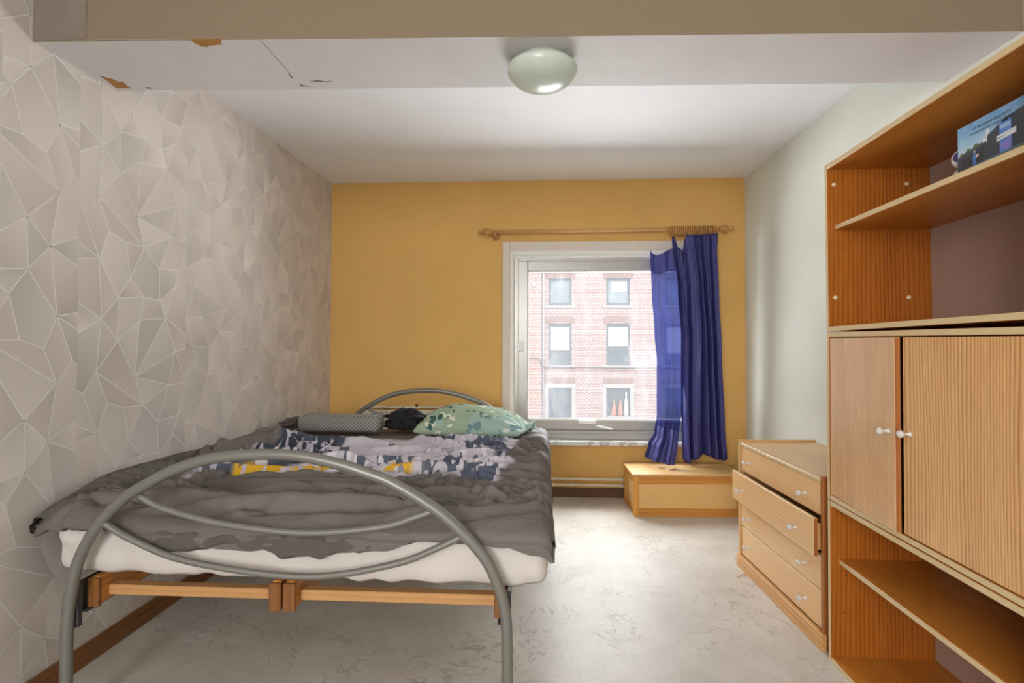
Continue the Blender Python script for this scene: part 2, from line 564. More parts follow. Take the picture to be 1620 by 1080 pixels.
m = MB()
lay = m.bm.loops.layers.float_color.new('print_colour')
rw = random.Random(3)
PAL = [lin(c) for c in ('dbd1c9', 'd6cbc3', 'dfd6cf', 'd9cdc4', 'd4ccc5')]
def add_strip(UV, E, W, ystart, mirror, dz, ztop, ylim, lw=.0018):
    faces, lines = strip_faces(UV, E, W, mirror, dz)
    for pts, _ in faces:
        cx = sum(p[0] for p in pts) / len(pts)
        cz = sum(p[1] for p in pts) / len(pts)
        rad = max(math.hypot(p[0] - cx, p[1] - cz) for p in pts)
        a = rw.uniform(0, 2 * math.pi)
        base_c = rw.choice(PAL)
        amp = rw.uniform(.07, .26)
        off = rw.uniform(-.07, .06)
        w = [(p[0] + ystart, p[1]) for p in pts]
        w = clip(clip(clip(w, 1, 0.0, False), 1, ztop, True), 0, ylim, True)
        if len(w) < 3:
            continue
        try:
            f = m.bm.faces.new([m.bm.verts.new((XL, y, z)) for y, z in w])
        except ValueError:
            continue
        for lp in f.loops:
            y, z = lp.vert.co.y - ystart - cx, lp.vert.co.z - cz
            g = 1 + off + amp * (math.cos(a) * y + math.sin(a) * z) / rad
            lp[lay] = tuple(min(1, c * g) for c in base_c[:3]) + (1,)
    for p, q in lines:
        s = [(p[0] + ystart, p[1]), (q[0] + ystart, q[1])]
        d = Vector((q[0] - p[0], q[1] - p[1]))
        if d.length < 1e-4:
            continue
        d.normalize()
        nrm = Vector((-d.y, d.x)) * lw
        w = [(s[0][0] + nrm.x, s[0][1] + nrm.y), (s[0][0] - nrm.x, s[0][1] - nrm.y), (s[1][0] - nrm.x, s[1][1] - nrm.y), (s[1][0] + nrm.x, s[1][1] + nrm.y)]
        w = clip(clip(clip(clip(w, 1, 0.0, False), 1, ztop, True), 0, min(ylim, ystart + W), True), 0, ystart, False)
        if len(w) >= 3:
            f = m.bm.faces.new([m.bm.verts.new((XL + .0005, y, z)) for y, z in w])
            f.material_index = 1
Y1b = Y2 - W1
add_strip(UV1, E1, W1, Y1b, False, 0, CZ2, Y2)
add_strip(UV2, E2, W2, Y2, False, 0, CZ, YB)
add_strip(UV2, E2, W2, Y2 + W2, True, .31, CZ, YB, .0011)  # far strips get thinner lines: the fading silver glint put into their shape
add_strip(UV2, E2, W2, Y2 + 2 * W2, False, .12, CZ, YB, .0008)
add_strip(UV2, E2, W2, Y2 + 3 * W2, True, .43, CZ, YB, .0008)
yy, k = Y1b, 0
while yy > YR:
    yy -= W2
    add_strip(UV2, E2, W2, yy, k % 2 == 0, .2 * k, CZ2, Y1b)
    k += 1
for f in m.bm.faces:
    f.normal_update()
    if f.normal.x < 0:
        f.normal_flip()
wl = m.build('wall_left', ['paper', 'silver'])
tag(wl, kind='structure')
b = MB(); b.box(XL - .12, XL - .002, YR - .1, YB + .25, 0, CZ2 + .1)
tag(b.build('wall_left', 'beam_face'), kind='structure')

# the wallpaper turned round the corner onto the beam's face
m = MB()
lay = m.bm.loops.layers.float_color.new('print_colour')
bx_ = XL + .175
def bface(x, z):
    return (x, bl_n + (x - XL) / (XR - XL) * (br_n - bl_n) - .0015, z)
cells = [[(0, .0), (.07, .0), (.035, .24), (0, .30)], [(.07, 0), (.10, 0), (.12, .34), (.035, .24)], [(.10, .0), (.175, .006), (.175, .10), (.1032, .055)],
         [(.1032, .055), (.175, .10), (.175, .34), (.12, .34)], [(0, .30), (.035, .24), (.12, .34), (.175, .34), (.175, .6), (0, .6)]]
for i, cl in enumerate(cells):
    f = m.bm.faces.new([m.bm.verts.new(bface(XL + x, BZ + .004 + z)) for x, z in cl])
    f.normal_update()
    if f.normal.y > 0:
        f.normal_flip()
    for lp in f.loops:
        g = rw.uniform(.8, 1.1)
        lp[lay] = tuple(c * g for c in lin('77665a')[:3]) + (1,)  # paper tone darkened: shade on the beam's face put into the colour
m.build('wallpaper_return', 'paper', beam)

# ---- back wall with the window opening
WX0, WX1 = P(806, 500, YB).x, P(1113, 500, YB).x
WZ0, WZ1 = P(900, 696, YB).z, P(900, 395, YB).z
b = MB()
b.box(XL - .1, WX0, YB, YB + .25, 0, CZ)
b.box(WX1, XR + .1, YB, YB + .25, 0, CZ)
b.box(WX0, WX1, YB, YB + .25, 0, WZ0)
b.box(WX0, WX1, YB, YB + .25, WZ1, CZ)
tag(b.build('wall_back', 'yellow'), kind='structure')
b = MB(); b.box(XR, XR + .12, YR - .1, YB + .25, 0, CZ2 + .1)
tag(b.build('wall_right', 'rwall'), kind='structure')
# wall behind the photographer; its wide window is added to admit fill light
b = MB()
b.box(XL - .1, -1.55, YR - .12, YR, 0, CZ2); b.box(.65, XR + .1, YR - .12, YR, 0, CZ2)
b.box(-1.55, .65, YR - .12, YR, 0, .6); b.box(-1.55, .65, YR - .12, YR, 2.4, CZ2)
tag(b.build('wall_rear', 'rwall'), kind='structure')
w2 = thing('added_rear_window', None, None, (-.45, YR, .6)); tag(w2, kind='structure')
b = MB()
for x in (-1.55, -.48, .59):
    b.box(x, x + .06, YR - .09, YR - .03, .6, 2.4)
for z in (.6, 2.34):
    b.box(-1.55, .65, YR - .09, YR - .03, z, z + .06)
b.build('window_frame', 'whiteframe', w2)

# skirting boards
b = MB(); b.box(XL, XL + .016, YR, YB, 0, .075, .003)
tag(b.build('baseboard_left', 'skirt'), kind='structure')
b = MB(); b.box(XL + .016, XR, YB - .016, YB, 0, .068, .003)
tag(b.build('baseboard_back', 'skirt_x'), kind='structure')

# ------------------------------------------------------------------ window
win = thing('window_1', None, None, ((WX0 + WX1) / 2, YB, WZ0)); tag(win, kind='structure')
cx0, cx1, cz1 = P(795, 500, YB).x, P(1125, 500, YB).x, P(795, 383, YB).z
b = MB()
b.box(cx0, WX0 + .004, YB - .018, YB + .01, WZ0, cz1, .003)
b.box(WX1 - .004, cx1, YB - .018, YB + .01, WZ0, cz1, .003)
b.box(WX0 + .004, WX1 - .004, YB - .018, YB + .01, WZ1 - .004, cz1, .003)
b.build('casing', 'casing', win)
b = MB()                                     # white fixed frame
fx0, fx1, fz1 = P(813, 500, YB + .05).x, P(1106, 500, YB + .05).x, P(813, 405, YB + .05).z
fz0 = P(900, 680, YB + .06).z
b.box(WX0, fx0, YB, YB + .12, WZ0, WZ1, .003)
b.box(fx1, WX1, YB, YB + .12, WZ0, WZ1, .003)
b.box(fx0, fx1, YB, YB + .12, fz1, WZ1, .003)
b.box(fx0, fx1, YB + .012, YB + .04, fz1 - .012, fz1 + .012, .004)
b.build('window_frame', 'whiteframe', win)
b = MB()                                     # bottom rail of the frame, under the sash
b.box(fx0, fx1, YB + .035, YB + .15, WZ0, fz0, .006)
b.box(fx0, fx1, YB + .025, YB + .05, WZ0, WZ0 + .045, .006)
b.build('frame_rail', 'alu', win)
sash = None
YS = YB + .055                               # sash face
sx0, sx1 = fx0 + .008, fx1 - .008
gx0, gx1 = P(835, 500, YS + .03).x, P(1088, 500, YS + .03).x
gz1, gz0 = P(835, 429, YS + .03).z, P(900, 663, YS + .03).z
sz1, sz0 = fz1 - .014, fz0
b = MB()
for (x0, x1, z0, z1) in ((sx0, gx0, sz0, sz1), (gx1, sx1, sz0, sz1), (gx0, gx1, gz1, sz1), (gx0, gx1, sz0, gz0)):
    b.box(x0, x1, YS, YS + .07, z0, z1, .004)
g = .028
for (x0, x1, z0, z1) in ((sx0 - .004, sx0 + g, sz0, sz1), (sx1 - g, sx1 + .004, sz0, sz1), (sx0 + g, sx1 - g, sz1 - g, sz1 + .003)):
    b.box(x0, x1, YS - .012, YS + .01, z0, z1, .004)
sash = b.build('sash', 'alu', win)
b = MB()
e = .008
for (x0, x1, z0, z1) in ((gx0 - .001, gx0 + e, gz0, gz1), (gx1 - e, gx1 + .001, gz0, gz1), (gx0 + e, gx1 - e, gz1 - e, gz1), (gx0 + e, gx1 - e, gz0, gz0 + e)):
    b.box(x0, x1, YS + .02, YS + .05, z0, z1, .002)
b.build('glazing_bead', 'whiteframe', sash)
# dusty pane with wiped streaks
t = NT('dusty_glass')
v = t.coord()
streak = t.noise(t.coord(scale=(1.6, 1, .8), rot=(0, .5, 0)), 3.0, 3, .55, 1.2)
dust = t.noise(v, 7, 4, .6)
f = t.math('ADD', .16, t.math('MULTIPLY', t.math('SUBTRACT', streak, .50, clamp=True), .9))
f = t.math('ADD', f, t.math('MULTIPLY', dust, .08), clamp=True)
tr = t.n('ShaderNodeBsdfTransparent', ins={0: (.97, .98, .99, 1)})
tl = t.n('ShaderNodeBsdfTranslucent', ins={0: (.19, .195, .20, 1)})
gl = t.n('ShaderNodeBsdfGlossy', ins={0: (1, 1, 1, 1), 'Roughness': .05})
mx = t.n('ShaderNodeMixShader', ins={0: f, 1: tr.outputs[0], 2: tl.outputs[0]})
mx2 = t.n('ShaderNodeMixShader', ins={0: .008, 1: mx.outputs[0], 2: gl.outputs[0]})
t.link(mx2.outputs[0], t.out.inputs[0])
M['pane'] = t.m
b = MB(); b.quad([(gx0 + .004, YS + .035, gz0 + .004), (gx1 - .004, YS + .035, gz0 + .004), (gx1 - .004, YS + .035, gz1 - .004), (gx0 + .004, YS + .035, gz1 - .004)])
b.build('pane', 'pane', sash)
b = MB()                                     # espagnolette plate in the middle of the bottom rail
p = P(929, 667, YS)
b.box(p.x - .062, p.x + .062, YS - .02, YS + .002, p.z - .015, p.z + .017, .004)
b.box(p.x - .066, p.x + .066, YS - .024, YS - .012, p.z + .004, p.z + .012, .002)
hd = b.build('window_handle', 'plasticw', win)
b = MB()
q0, q1 = P(942, 674, YS - .02), P(969, 679, YS - .05)
b.tube([q0, q0.lerp(q1, .5) + Vector((0, -.006, .002)), q1], [.009, .008, .006], 8)
b.build('handle_lever', 'plasticw', hd)
b = MB()                                     # side stay on the left stile
p = P(823, 547, YS)
b.box(p.x - .022, p.x + .022, YS - .03, YS - .01, p.z - .042, p.z + .042, .006)
b.box(p.x - .004, p.x + .004, YS - .034, YS - .028, p.z - .040, p.z + .040, .001)
b.build('window_stay', 'plasticw', win)
# marble sill
t = NT('veined_marble')
v = t.coord()
n1 = t.noise(v, 6, 5, .6, .8)
vn = t.math('SUBTRACT', 1.0, t.math('MULTIPLY', t.math('ABSOLUTE', t.math('SUBTRACT', n1, .5)), 26), clamp=True)
bc = t.mix(t.math('MULTIPLY', vn, .8), lin('d9dbd9'), lin('8f8578'))
bc = t.mix(t.math('MULTIPLY', t.math('SUBTRACT', t.noise(v, 9, 2), .58, clamp=True), 3.0, clamp=True), bc, lin('9c7350'))
t.set(bc, .2)
M['marble'] = t.m
b = MB()
szt = WZ0
b.box(cx0 + .01, cx1 - .01, YB - .075, YB + .13, szt - .026, szt + .002, .003)
b.build('window_sill', 'marble', win)

# ------------------------------------------------------------------ bed
YF, YH = 1.55, 3.585
ARCH = [(-1.446, 0), (-1.447, .16), (-1.446, .29), (-1.438, .384), (-1.412, .50), (-1.354, .606), (-1.27, .692), (-1.195, .738), (-1.124, .775), (-1.045, .803), (-.965, .820), (-.846, .829),
        (-.729, .826), (-.612, .804), (-.53, .780), (-.448, .750), (-.333, .684), (-.256, .624), (-.18, .545), (-.14, .472), (-.118, .40), (-.110, .33), (-.108, .16), (-.108, 0)]
bed = thing('bed_frame', 'double bed frame of bent grey metal tube with arched ends', 'bed', (-.777, YF, 0))
def bed_end(y, dx, name):
    pts = spline([(x + dx, y, z) for x, z in ARCH], 5)
    b = MB(); b.tube(pts, .0168, 16)
    end = b.build(name, 'steel', bed)
    for br in ([(-1.225, .700), (-1.15, .664), (-.967, .621), (-.715, .599), (-.487, .620), (-.38, .652), (-.318, .676)], [(-1.345, .622), (-1.25, .570), (-1.064, .506), (-.714, .470), (-.449, .512), (-.31, .566), (-.232, .605)]):
        b = MB(); b.tube(spline([(x + dx, y, z) for x, z in br], 6), .0100, 12)
        b.build('curved_bar', 'steel', end)
    for x in (-1.446, -.108):
        b = MB(); b.lathe([(.0190, 0), (.0190, .012), (.0168, .014)], (x + dx, y, 0), n=16)
        b.build('foot_cap', 'darksteel', end)
bed_end(YF, 0, 'footboard')
bed_end(YH, .02, 'headboard')
for x0 in (-1.440, -.140):                   # angle-iron side rails
    b = MB()
    out = x0 < -1
    xa = x0 if out else x0 + .026
    b.box(xa, xa + .003, YF + .03, YH - .03, .335, .425)
    b.box(x0, x0 + .029, YF + .03, YH - .03, .3305, .3345)
    b.box(xa - .012, xa + .015, YF + .012, YF + .032, .29, .43, .002)
    b.box(xa - .012, xa + .015, YH - .032, YH - .012, .29, .43, .002)
    b.build('side_rail', 'darksteel', bed)

# two slatted bases lying side by side on the rails
def slat_base(x0, x1, label):
    r = thing('slatted_base', label, 'bed base', ((x0 + x1) / 2, 1.6, .336), group='slatted bases under the mattress')
    for xx in (x0, x1 - .030):
        b = MB(); b.box(xx, xx + .030, 1.615, 3.50, .336, .425, .004, front=[('-y', 1)])
        b.build('base_rail', ['pine_y', 'blockend'], r)
        b = MB(); b.box(xx - .004, xx + .034, 1.603, 1.62, .332 if x0 < -1 and xx == x0 else .336, .422, .003)
        b.build('end_block', 'blockend', r)
    for yc in (1.665, 3.46):
        b = MB(); b.box(x0 + .030, x1 - .030, yc - .018, yc + .018, .352, .385, .003)
        b.build('cross_bar', 'slat', r)
    n = 13
    for i in range(n):
        yc = 1.69 + i * (3.43 - 1.69) / (n - 1)
        b = MB()
        def fn(u, w, yc=yc):
            return Vector((x0 + .02 + u * (x1 - x0 - .04), yc + (w - .5) * .05, .432 + .010 * math.sin(math.pi * u)))
        b.grid(fn, 10, 1)
        bmesh.ops.solidify(b.bm, geom=b.bm.faces[:], thickness=.008)
        s = b.build('slat', 'slat', r)
        for xx in (x0 + .002, x1 - .062):
            b = MB()
            b.box(xx, xx + .06, yc - .03, yc + .03, .424, .4285, .002)
            b.box(xx, xx + .06, yc - .030, yc - .026, .427, .442, .001)
            b.box(xx, xx + .06, yc + .026, yc + .030, .427, .442, .001)
            b.build('slat_holder', 'creamplastic', s)
slat_base(-1.430, -.815, 'wooden slatted base under the mattress on the wallpapered side')
slat_base(-.800, -.118, 'wooden slatted base under the mattress on the window side')

# mattress in its fitted sheet
MX0, MX1, MY0, MY1, MZ0, MZ1 = -1.545, .005, 1.600, 3.56, .446, .588
def mfn(p, n):
    w = noise.noise(Vector((p.x * 5, p.y * 5, p.z * 9)))
    q = p.copy()
    if n.z < .8:
        k = max(0, 1 - (p.z - MZ0) / .06)
        fold = noise.noise(Vector((p.x * 16, p.y * 16, 2)))
        q += n * (.006 * w + .007 * math.sin(p.x * 30 + p.z * 26 + 3 * w) * (1 if n.y < -.3 else .5) * .6)
        q.z += .007 * k * fold * 1.4
        if n.y < -.2:                        # the sheet hangs a little below the edge at the foot
            q.z -= (.012 + .010 * (p.x - MX0) / (MX1 - MX0)) * min(1.0, k * 1.3)
    return q
b = MB(); b.rbox(((MX0 + MX1) / 2, (MY0 + MY1) / 2, (MZ0 + MZ1) / 2), (MX1 - MX0, MY1 - MY0, MZ1 - MZ0), .045, (120, 80, 14), mfn)
mat_o = tag(b.build('mattress', 'sheet'), 'double mattress in a white fitted sheet on the metal bed', 'mattress')

# duvet: charcoal cover with a city print, pushed into folds
def ridge(a):
    return (1 - abs(math.sin(a))) ** 1.4
def nz(x, y, z=0.0):
    return noise.noise(Vector((x, y, z)))
def crease(al, ac, sd):
    """thin folds along one direction: folds of a stretched noise"""
    n_ = noise.noise(Vector((al, ac, sd)))
    return max(0.0, 1 - abs(n_) * 3.2) ** 1.5
rf = random.Random(21)
FOLDS = []
def add_folds(n, xr, yr, ang, da, ln, sg, am, fan=0.0, flip=0.0):
    for _ in range(n):
        fx, fy = rf.uniform(*xr), rf.uniform(*yr)
        th = rf.gauss(ang, da) + fan * (fx - xr[0])
        if rf.random() < flip:
            th = -th
        k = rf.random()
        FOLDS.append((fx, fy, math.cos(th), math.sin(th), rf.uniform(*ln) / 2, rf.uniform(*sg), rf.uniform(*am) * (.5 + k), rf.uniform(-.35, .35), rf.uniform(.5, 1.0)))
add_folds(60, (-1.40, -.10), (1.66, 2.36), .02, .09, (.35, 1.15), (.010, .026), (.006, .017), .16)
add_folds(46, (-.55, .02), (1.68, 3.1), .62, .28, (.14, .46), (.008, .018), (.006, .015), 0, .45)
add_folds(34, (-1.35, -.2), (2.3, 2.9), .25, .35, (.25, .7), (.012, .026), (.006, .014), 0, .4)
add_folds(22, (-1.56, -1.28), (1.75, 2.95), 1.1, .35, (.12, .4), (.012, .026), (.010, .024), 0, .2)
FA = np.array(FOLDS)
def duvet_h(x, y):
    """height of the cloth folds over the mattress top: each fold a bent, tapering crest with a dip beside it"""
    w = nz(x * 1.7, y * 1.7, 1.3)
    dx = x - FA[:, 0]; dy = y - FA[:, 1]
    al = dx * FA[:, 2] + dy * FA[:, 3]
    ac = -dx * FA[:, 3] + dy * FA[:, 2] + FA[:, 7] * al * al + .010 * w
    tp = np.clip(1 - (al / FA[:, 4]) ** 2, 0, 1)
    sg = FA[:, 5] * (.45 + .38 * tp)
    q = ac / sg
    q = np.where(q > 0, q * 1.35, q * .85)
    h = float(np.sum(FA[:, 6] * tp * (1.25 * np.exp(-q * q) - .35 * np.exp(-(q * .42) ** 2))))
    h *= 3.4
    w2_ = nz(x * 4.1, y * 4.1, 5.1)
    th = .06 + .28 * max(0.0, min(1.0, (x + 1.1) / 1.0)) + .2 * w
    a2, c2 = x * math.cos(th) + y * math.sin(th), -x * math.sin(th) + y * math.cos(th)
    h += .012 * crease(a2 * .9, c2 * 9, 2.2) + .010 * crease(a2 * 1.3 + 4, c2 * 17, 6.7) + .005 * crease(a2 * 2.5, c2 * 27 + w2_, 1.1)
    h = h if h > -.018 else -.018 + .2 * (h + .018)
    h = h if h < .042 else .042 + .35 * (h - .042)
    h += .0030 * nz(x * 17, y * 17, 3) + .016 * (.5 + w) + .010
    ll = max(0.0, min(1.0, (-1.30 - x) / .2))
    h += ll * .030 * max(0, .5 + w)
    calm = 1 - .8 * max(0.0, min(1.0, (y - 2.88) / .14)) * (1 if x < -.12 else .4)
    return (h + .006) * calm * min(1.0, .25 + max(0.0, x + 1.59) / .07)
HEM = [(-1.70, .0), (-1.30, .0), (-1.24, .030), (-1.05, .036), (-.90, .042), (-.78, .030), (-.60, .038), (-.48, .030), (-.38, .002), (-.25, .0), (-.12, .012), (-.03, .035), (.06, .040)]
DX0, DX1, DY0, DY1 = -1.590, .020, 1.588, 3.40
DZ = MZ1 + .006
NU, NV = 280, 320
def dfn(u, w):
    # u across (wall -> window side, last bit hangs down), w from the hem at the foot to the head
    side = .93
    if u <= side:
        x = DX0 + (DX1 - DX0) * u / side
        drop_x = 0.0
    else:
        x = DX1
        drop_x = (u - side) / (1 - side) * .135
    hem = interp(x, HEM) + .010 * (.5 + nz(x * 6, 3.3, 1))
    fl = .055
    if w < fl:
        y = DY0
        drop_y = (1 - w / fl) * hem
    else:
        y = DY0 + (w - fl) / (1 - fl) * (DY1 - DY0)
        drop_y = 0.0
    h = duvet_h(x, y)
    # round the edges over
    r = .045
    ex = min(1.0, max(0.0, (DX1 - x) / r)); ey = min(1.0, max(0.0, (y - DY0) / r))
    rd = r * (1 - math.sqrt(max(0, 1 - (1 - ex) ** 2))) + r * (1 - math.sqrt(max(0, 1 - (1 - ey) ** 2))) if (ex < 1 or ey < 1) else 0.0
    z = DZ + h * (.55 + .45 * ex * ey) - rd * .75 - min(.105 if drop_x == 0 else .012 + .09 * min(1, (y - DY0) / .30), drop_x + drop_y)
    px, py = x, y
    if drop_x > 0:
        wv = nz(y * 9, drop_x * 10, 2)
        px += .004 + .006 * wv + .008 * ridge(y * 13 + drop_x * 9) * min(1, drop_x / .05)
    if drop_y > 0 or ey < .3:
        k = min(1.0, drop_y / .03)
        py -= .004 + k * (.016 * ridge(x * 17 + 3 * nz(x * 4, 0, 1)) + .010 * (.5 + nz(x * 8, z * 30, 4)))
        py -= k * .022 * crease(x * 4, z * 5, 4.2)
        # the turned-back corner that sticks out in the middle
        if -1.26 < x < -.45:
            py -= .022 * k * (.5 + .5 * math.sin((x + 1.26) * 15))
    py = max(py, YF + .024)
    if x < -1.5 and y < 1.75:                # the corner trailing to the wall
        z -= .01
    ztop = MZ1 + .002
    inside = (MX0 + .02 < px < MX1 - .02) and (MY0 + .02 < py < MY1)
    if inside:
        z = max(z, ztop)
    return Vector((px, py, z))
b = MB(); b.grid(dfn, NU, NV)
t = NT('charcoal_duvet_print')
tc = t.n('ShaderNodeTexCoord')
v = tc.outputs['Object']
sp = t.n('ShaderNodeSeparateXYZ', ins={0: v})
X_, Y_ = sp.outputs[0], sp.outputs[1]
def box_mask(x0, x1, y0, y1, soft, wob=None):
    def edge(s, lo, hi):
        a = t.math('MULTIPLY', t.math('SUBTRACT', s, lo), 1 / soft, clamp=True)
        c = t.math('MULTIPLY', t.math('SUBTRACT', hi, s), 1 / soft, clamp=True)
        return t.math('MULTIPLY', a, c)
    xs = X_ if wob is None else t.math('ADD', X_, wob)
    ys = Y_ if wob is None else t.math('ADD', Y_, wob)
    return t.math('MULTIPLY', edge(xs, x0, x1), edge(ys, y0, y1))
wob = t.math('MULTIPLY', t.math('SUBTRACT', t.noise(v, 6, 3), .5), .16)
weave = t.noise(v, 260, 2)
grey = t.mix(t.math('MULTIPLY', weave, .5), lin('625a54'), lin('787069'))
panel = box_mask(-1.42, -.14, 2.02, 3.05, .035, wob)
blk = t.n('ShaderNodeTexVoronoi', distance='MANHATTAN', ins={'Vector': t.n('ShaderNodeMapping', ins={'Vector': v, 'Scale': (8.0, 4.0, .01), 'Rotation': (0, 0, .35)}).outputs[0], 'Scale': 1.6, 'Randomness': .9})
sepc = t.n('ShaderNodeSeparateXYZ', ins={0: blk.outputs['Color']})
lilac = t.mix(t.noise(v, 5, 3), lin('b3aab2'), lin('cfc8d0'))
pat = t.mix(t.math('GREATER_THAN', sepc.outputs[0], .76), lilac, lin('4c5365'))
fine = t.n('ShaderNodeTexVoronoi', distance='MANHATTAN', ins={'Vector': t.n('ShaderNodeMapping', ins={'Vector': v, 'Scale': (26, 15, .01), 'Rotation': (0, 0, -.3)}).outputs[0], 'Scale': 1.8})
sepf = t.n('ShaderNodeSeparateXYZ', ins={0: fine.outputs['Color']})
busy = box_mask(-1.42, -.16, 2.04, 2.56, .10, wob)
sc_ = t.math('MULTIPLY', busy, t.math('GREATER_THAN', sepf.outputs[1], .62))
pat = t.mix(sc_, pat, t.mix(t.math('GREATER_THAN', sepf.outputs[0], .5), lin('565b68'), lin('d6d0d4')))
left = box_mask(-1.45, -1.02, 2.35, 3.02, .06, wob)
pat = t.mix(t.math('MULTIPLY', left, t.math('GREATER_THAN', sepf.outputs[2], .52)), pat, lin('343b4c'))
dark_r = box_mask(-.33, -.20, 2.45, 2.95, .03, wob)
pat = t.mix(t.math('MULTIPLY', dark_r, .8), pat, lin('4a5264'))
yel = t.math('MULTIPLY', box_mask(-1.30, -.86, 2.03, 2.22, .02, t.math('MULTIPLY', wob, .4)), t.math('LESS_THAN', sepf.outputs[0], .62))
yel2 = t.math('MULTIPLY', box_mask(-.66, -.52, 2.08, 2.24, .02, t.math('MULTIPLY', wob, .3)), t.math('LESS_THAN', sepf.outputs[1], .75))
pat = t.mix(t.math('MAXIMUM', yel, yel2), pat, lin('e0ac1e'))
dk = t.math('MULTIPLY', box_mask(-1.36, -.84, 2.22, 2.31, .02, wob), .9)
pat = t.mix(dk, pat, lin('333a4a'))
t.set(t.mix(panel, grey, pat), .58, spec=.45)
rn = t.math('ABSOLUTE', t.math('SUBTRACT', t.noise(t.n('ShaderNodeMapping', ins={'Vector': v, 'Scale': (.45, 1, 1), 'Rotation': (0, 0, .3)}).outputs[0], 24, 4, .6, .6), .5))
t.bump(t.math('SUBTRACT', 1.0, t.math('MULTIPLY', rn, 4)), .38, .005)
M['duvet'] = t.m
duv = b.build('duvet', 'duvet')
sm = duv.modifiers.new('thickness', 'SOLIDIFY'); sm.thickness = .012; sm.offset = -1
tag(duv, 'crumpled charcoal duvet with a city picture print spread over the bed', 'duvet')

# the duvet corner bunched up at the wall by the foot of the bed
def cloth_lump(name, c, size, seed, mat, amp=.5, flat=.0, freq=3.0, parent=None):
    b = MB()
    c = Vector(c)
    def fn(u, w):
        th, ph = 2 * math.pi * u, math.pi * (w - .5)
        d = Vector((math.cos(ph) * math.cos(th), math.cos(ph) * math.sin(th), math.sin(ph)))
        q = d * freq
        f = noise.noise(q + Vector((seed, 0, 0)))
        g_ = noise.noise(q * 2.1 + Vector((0, seed, f)))
        rr = 1 + amp * (.6 * f) + amp * .55 * ridge(q.x * 1.5 + q.z * 2.2 + 4 * f) * .8 + amp * .25 * g_ - amp * .3
        p = Vector((d.x * size[0], d.y * size[1], d.z * size[2])) * rr
        if p.z < -flat:
            p.z = -flat
        return c + p
    b.grid(fn, 96, 48)
    bmesh.ops.remove_doubles(b.bm, verts=b.bm.verts[:], dist=1e-5)
    return b.build(name, mat, parent)
b = MB()
def tip(u, w):
    # a folded tail of the cover lying between mattress and wall
    cpt = spline_tip[int(round(u * (len(spline_tip) - 1)))]
    a = 2 * math.pi * w
    wd = (.020 + .060 * math.sin(math.pi * min(1, u * .9 + .06)) ** .8)
    r1, r2 = wd * .9, wd * .55
    f = 1 + .30 * nz(u * 5, math.cos(a) * 1.6, math.sin(a) * 1.6) + .22 * ridge(a * 1.5 + u * 7)
    return cpt + Vector((math.cos(a) * r1 * f, math.sin(a) * r1 * .25, math.sin(a) * r2 * f))
spline_tip = spline([(-1.605, 1.615, .580), (-1.570, 1.67, .603), (-1.540, 1.78, .630), (-1.53, 1.95, .648), (-1.54, 2.15, .652), (-1.56, 2.5, .645)], 8)
b.grid(tip, 60, 40)
M['duvet_plain'] = plain('charcoal_cotton', '59524d', .9, var=.08, scale=40, bump=.2)
b.build('rolled_edge', 'duvet_plain', duv)

def hemroll(u, w):
    # the hem turned under and bunched along the foot edge
    q = .5 + .5 * math.sin(u * 11 + 1.0)
    x = -1.235 + .80 * u
    a = 2 * math.pi * w
    end = min(1.0, min(u, 1 - u) * 9) ** .6
    rr = (.016 + .016 * q + .007 * nz(u * 9, 2, 1)) * end + .002
    f = 1 + .35 * nz(u * 14, math.cos(a) * 1.4, math.sin(a) * 1.4) + .30 * ridge(a * 1.0 + u * 21)
    zc = .556 - .010 * q + .012 * nz(u * 5, 7, 3)
    return Vector((x, max(YF + .022, 1.594 + math.cos(a) * rr * f * .9), zc + math.sin(a) * rr * f))
b = MB(); b.grid(hemroll, 110, 36)
b.build('turned_hem', 'duvet_plain', duv)
# pillow, bolster and black garment at the head
t = NT('leaf_print_cotton')
v = t.coord()
lf = t.n('ShaderNodeTexVoronoi', feature='SMOOTH_F1', ins={'Vector': t.n('ShaderNodeMapping', ins={'Vector': v, 'Scale': (9, 22, 15), 'Rotation': (.5, .9, .5)}).outputs[0], 'Scale': 1.0, 'Smoothness': .1, 'Randomness': 1})
lf2 = t.n('ShaderNodeTexVoronoi', ins={'Vector': t.n('ShaderNodeMapping', ins={'Vector': v, 'Scale': (24, 10, 18), 'Rotation': (.2, -.8, -.6)}).outputs[0], 'Scale': 1.0, 'Randomness': 1})
basep = t.mix(t.noise(v, 6, 3), lin('a3b49c'), lin('8d9f84'))
n5 = t.noise(v, 9, 3, .6, .6)
c = t.mix(t.math('MULTIPLY', t.math('GREATER_THAN', t.noise(v, 7, 2), .50), t.math('LESS_THAN', lf.outputs['Distance'], .36)), basep, lin('d5d6c2'))
c = t.mix(t.math('MULTIPLY', t.math('GREATER_THAN', n5, .54), t.math('LESS_THAN', lf2.outputs['Distance'], .46)), c, lin('3f5f5c'))
c = t.mix(t.math('MULTIPLY', t.math('GREATER_THAN', t.noise(v, 4, 2), .56), .3), c, lin('a8cbd2'))
t.set(c, .85, spec=.3)
t.bump(t.noise(v, 35, 4), .25, .004)
M['leaf'] = t.m
pw = thing('pillow', 'plump pillow in a sage green leaf print case at the bed head', 'pillow', (-.425, 3.18, .607), math.radians(-6))
b = MB()
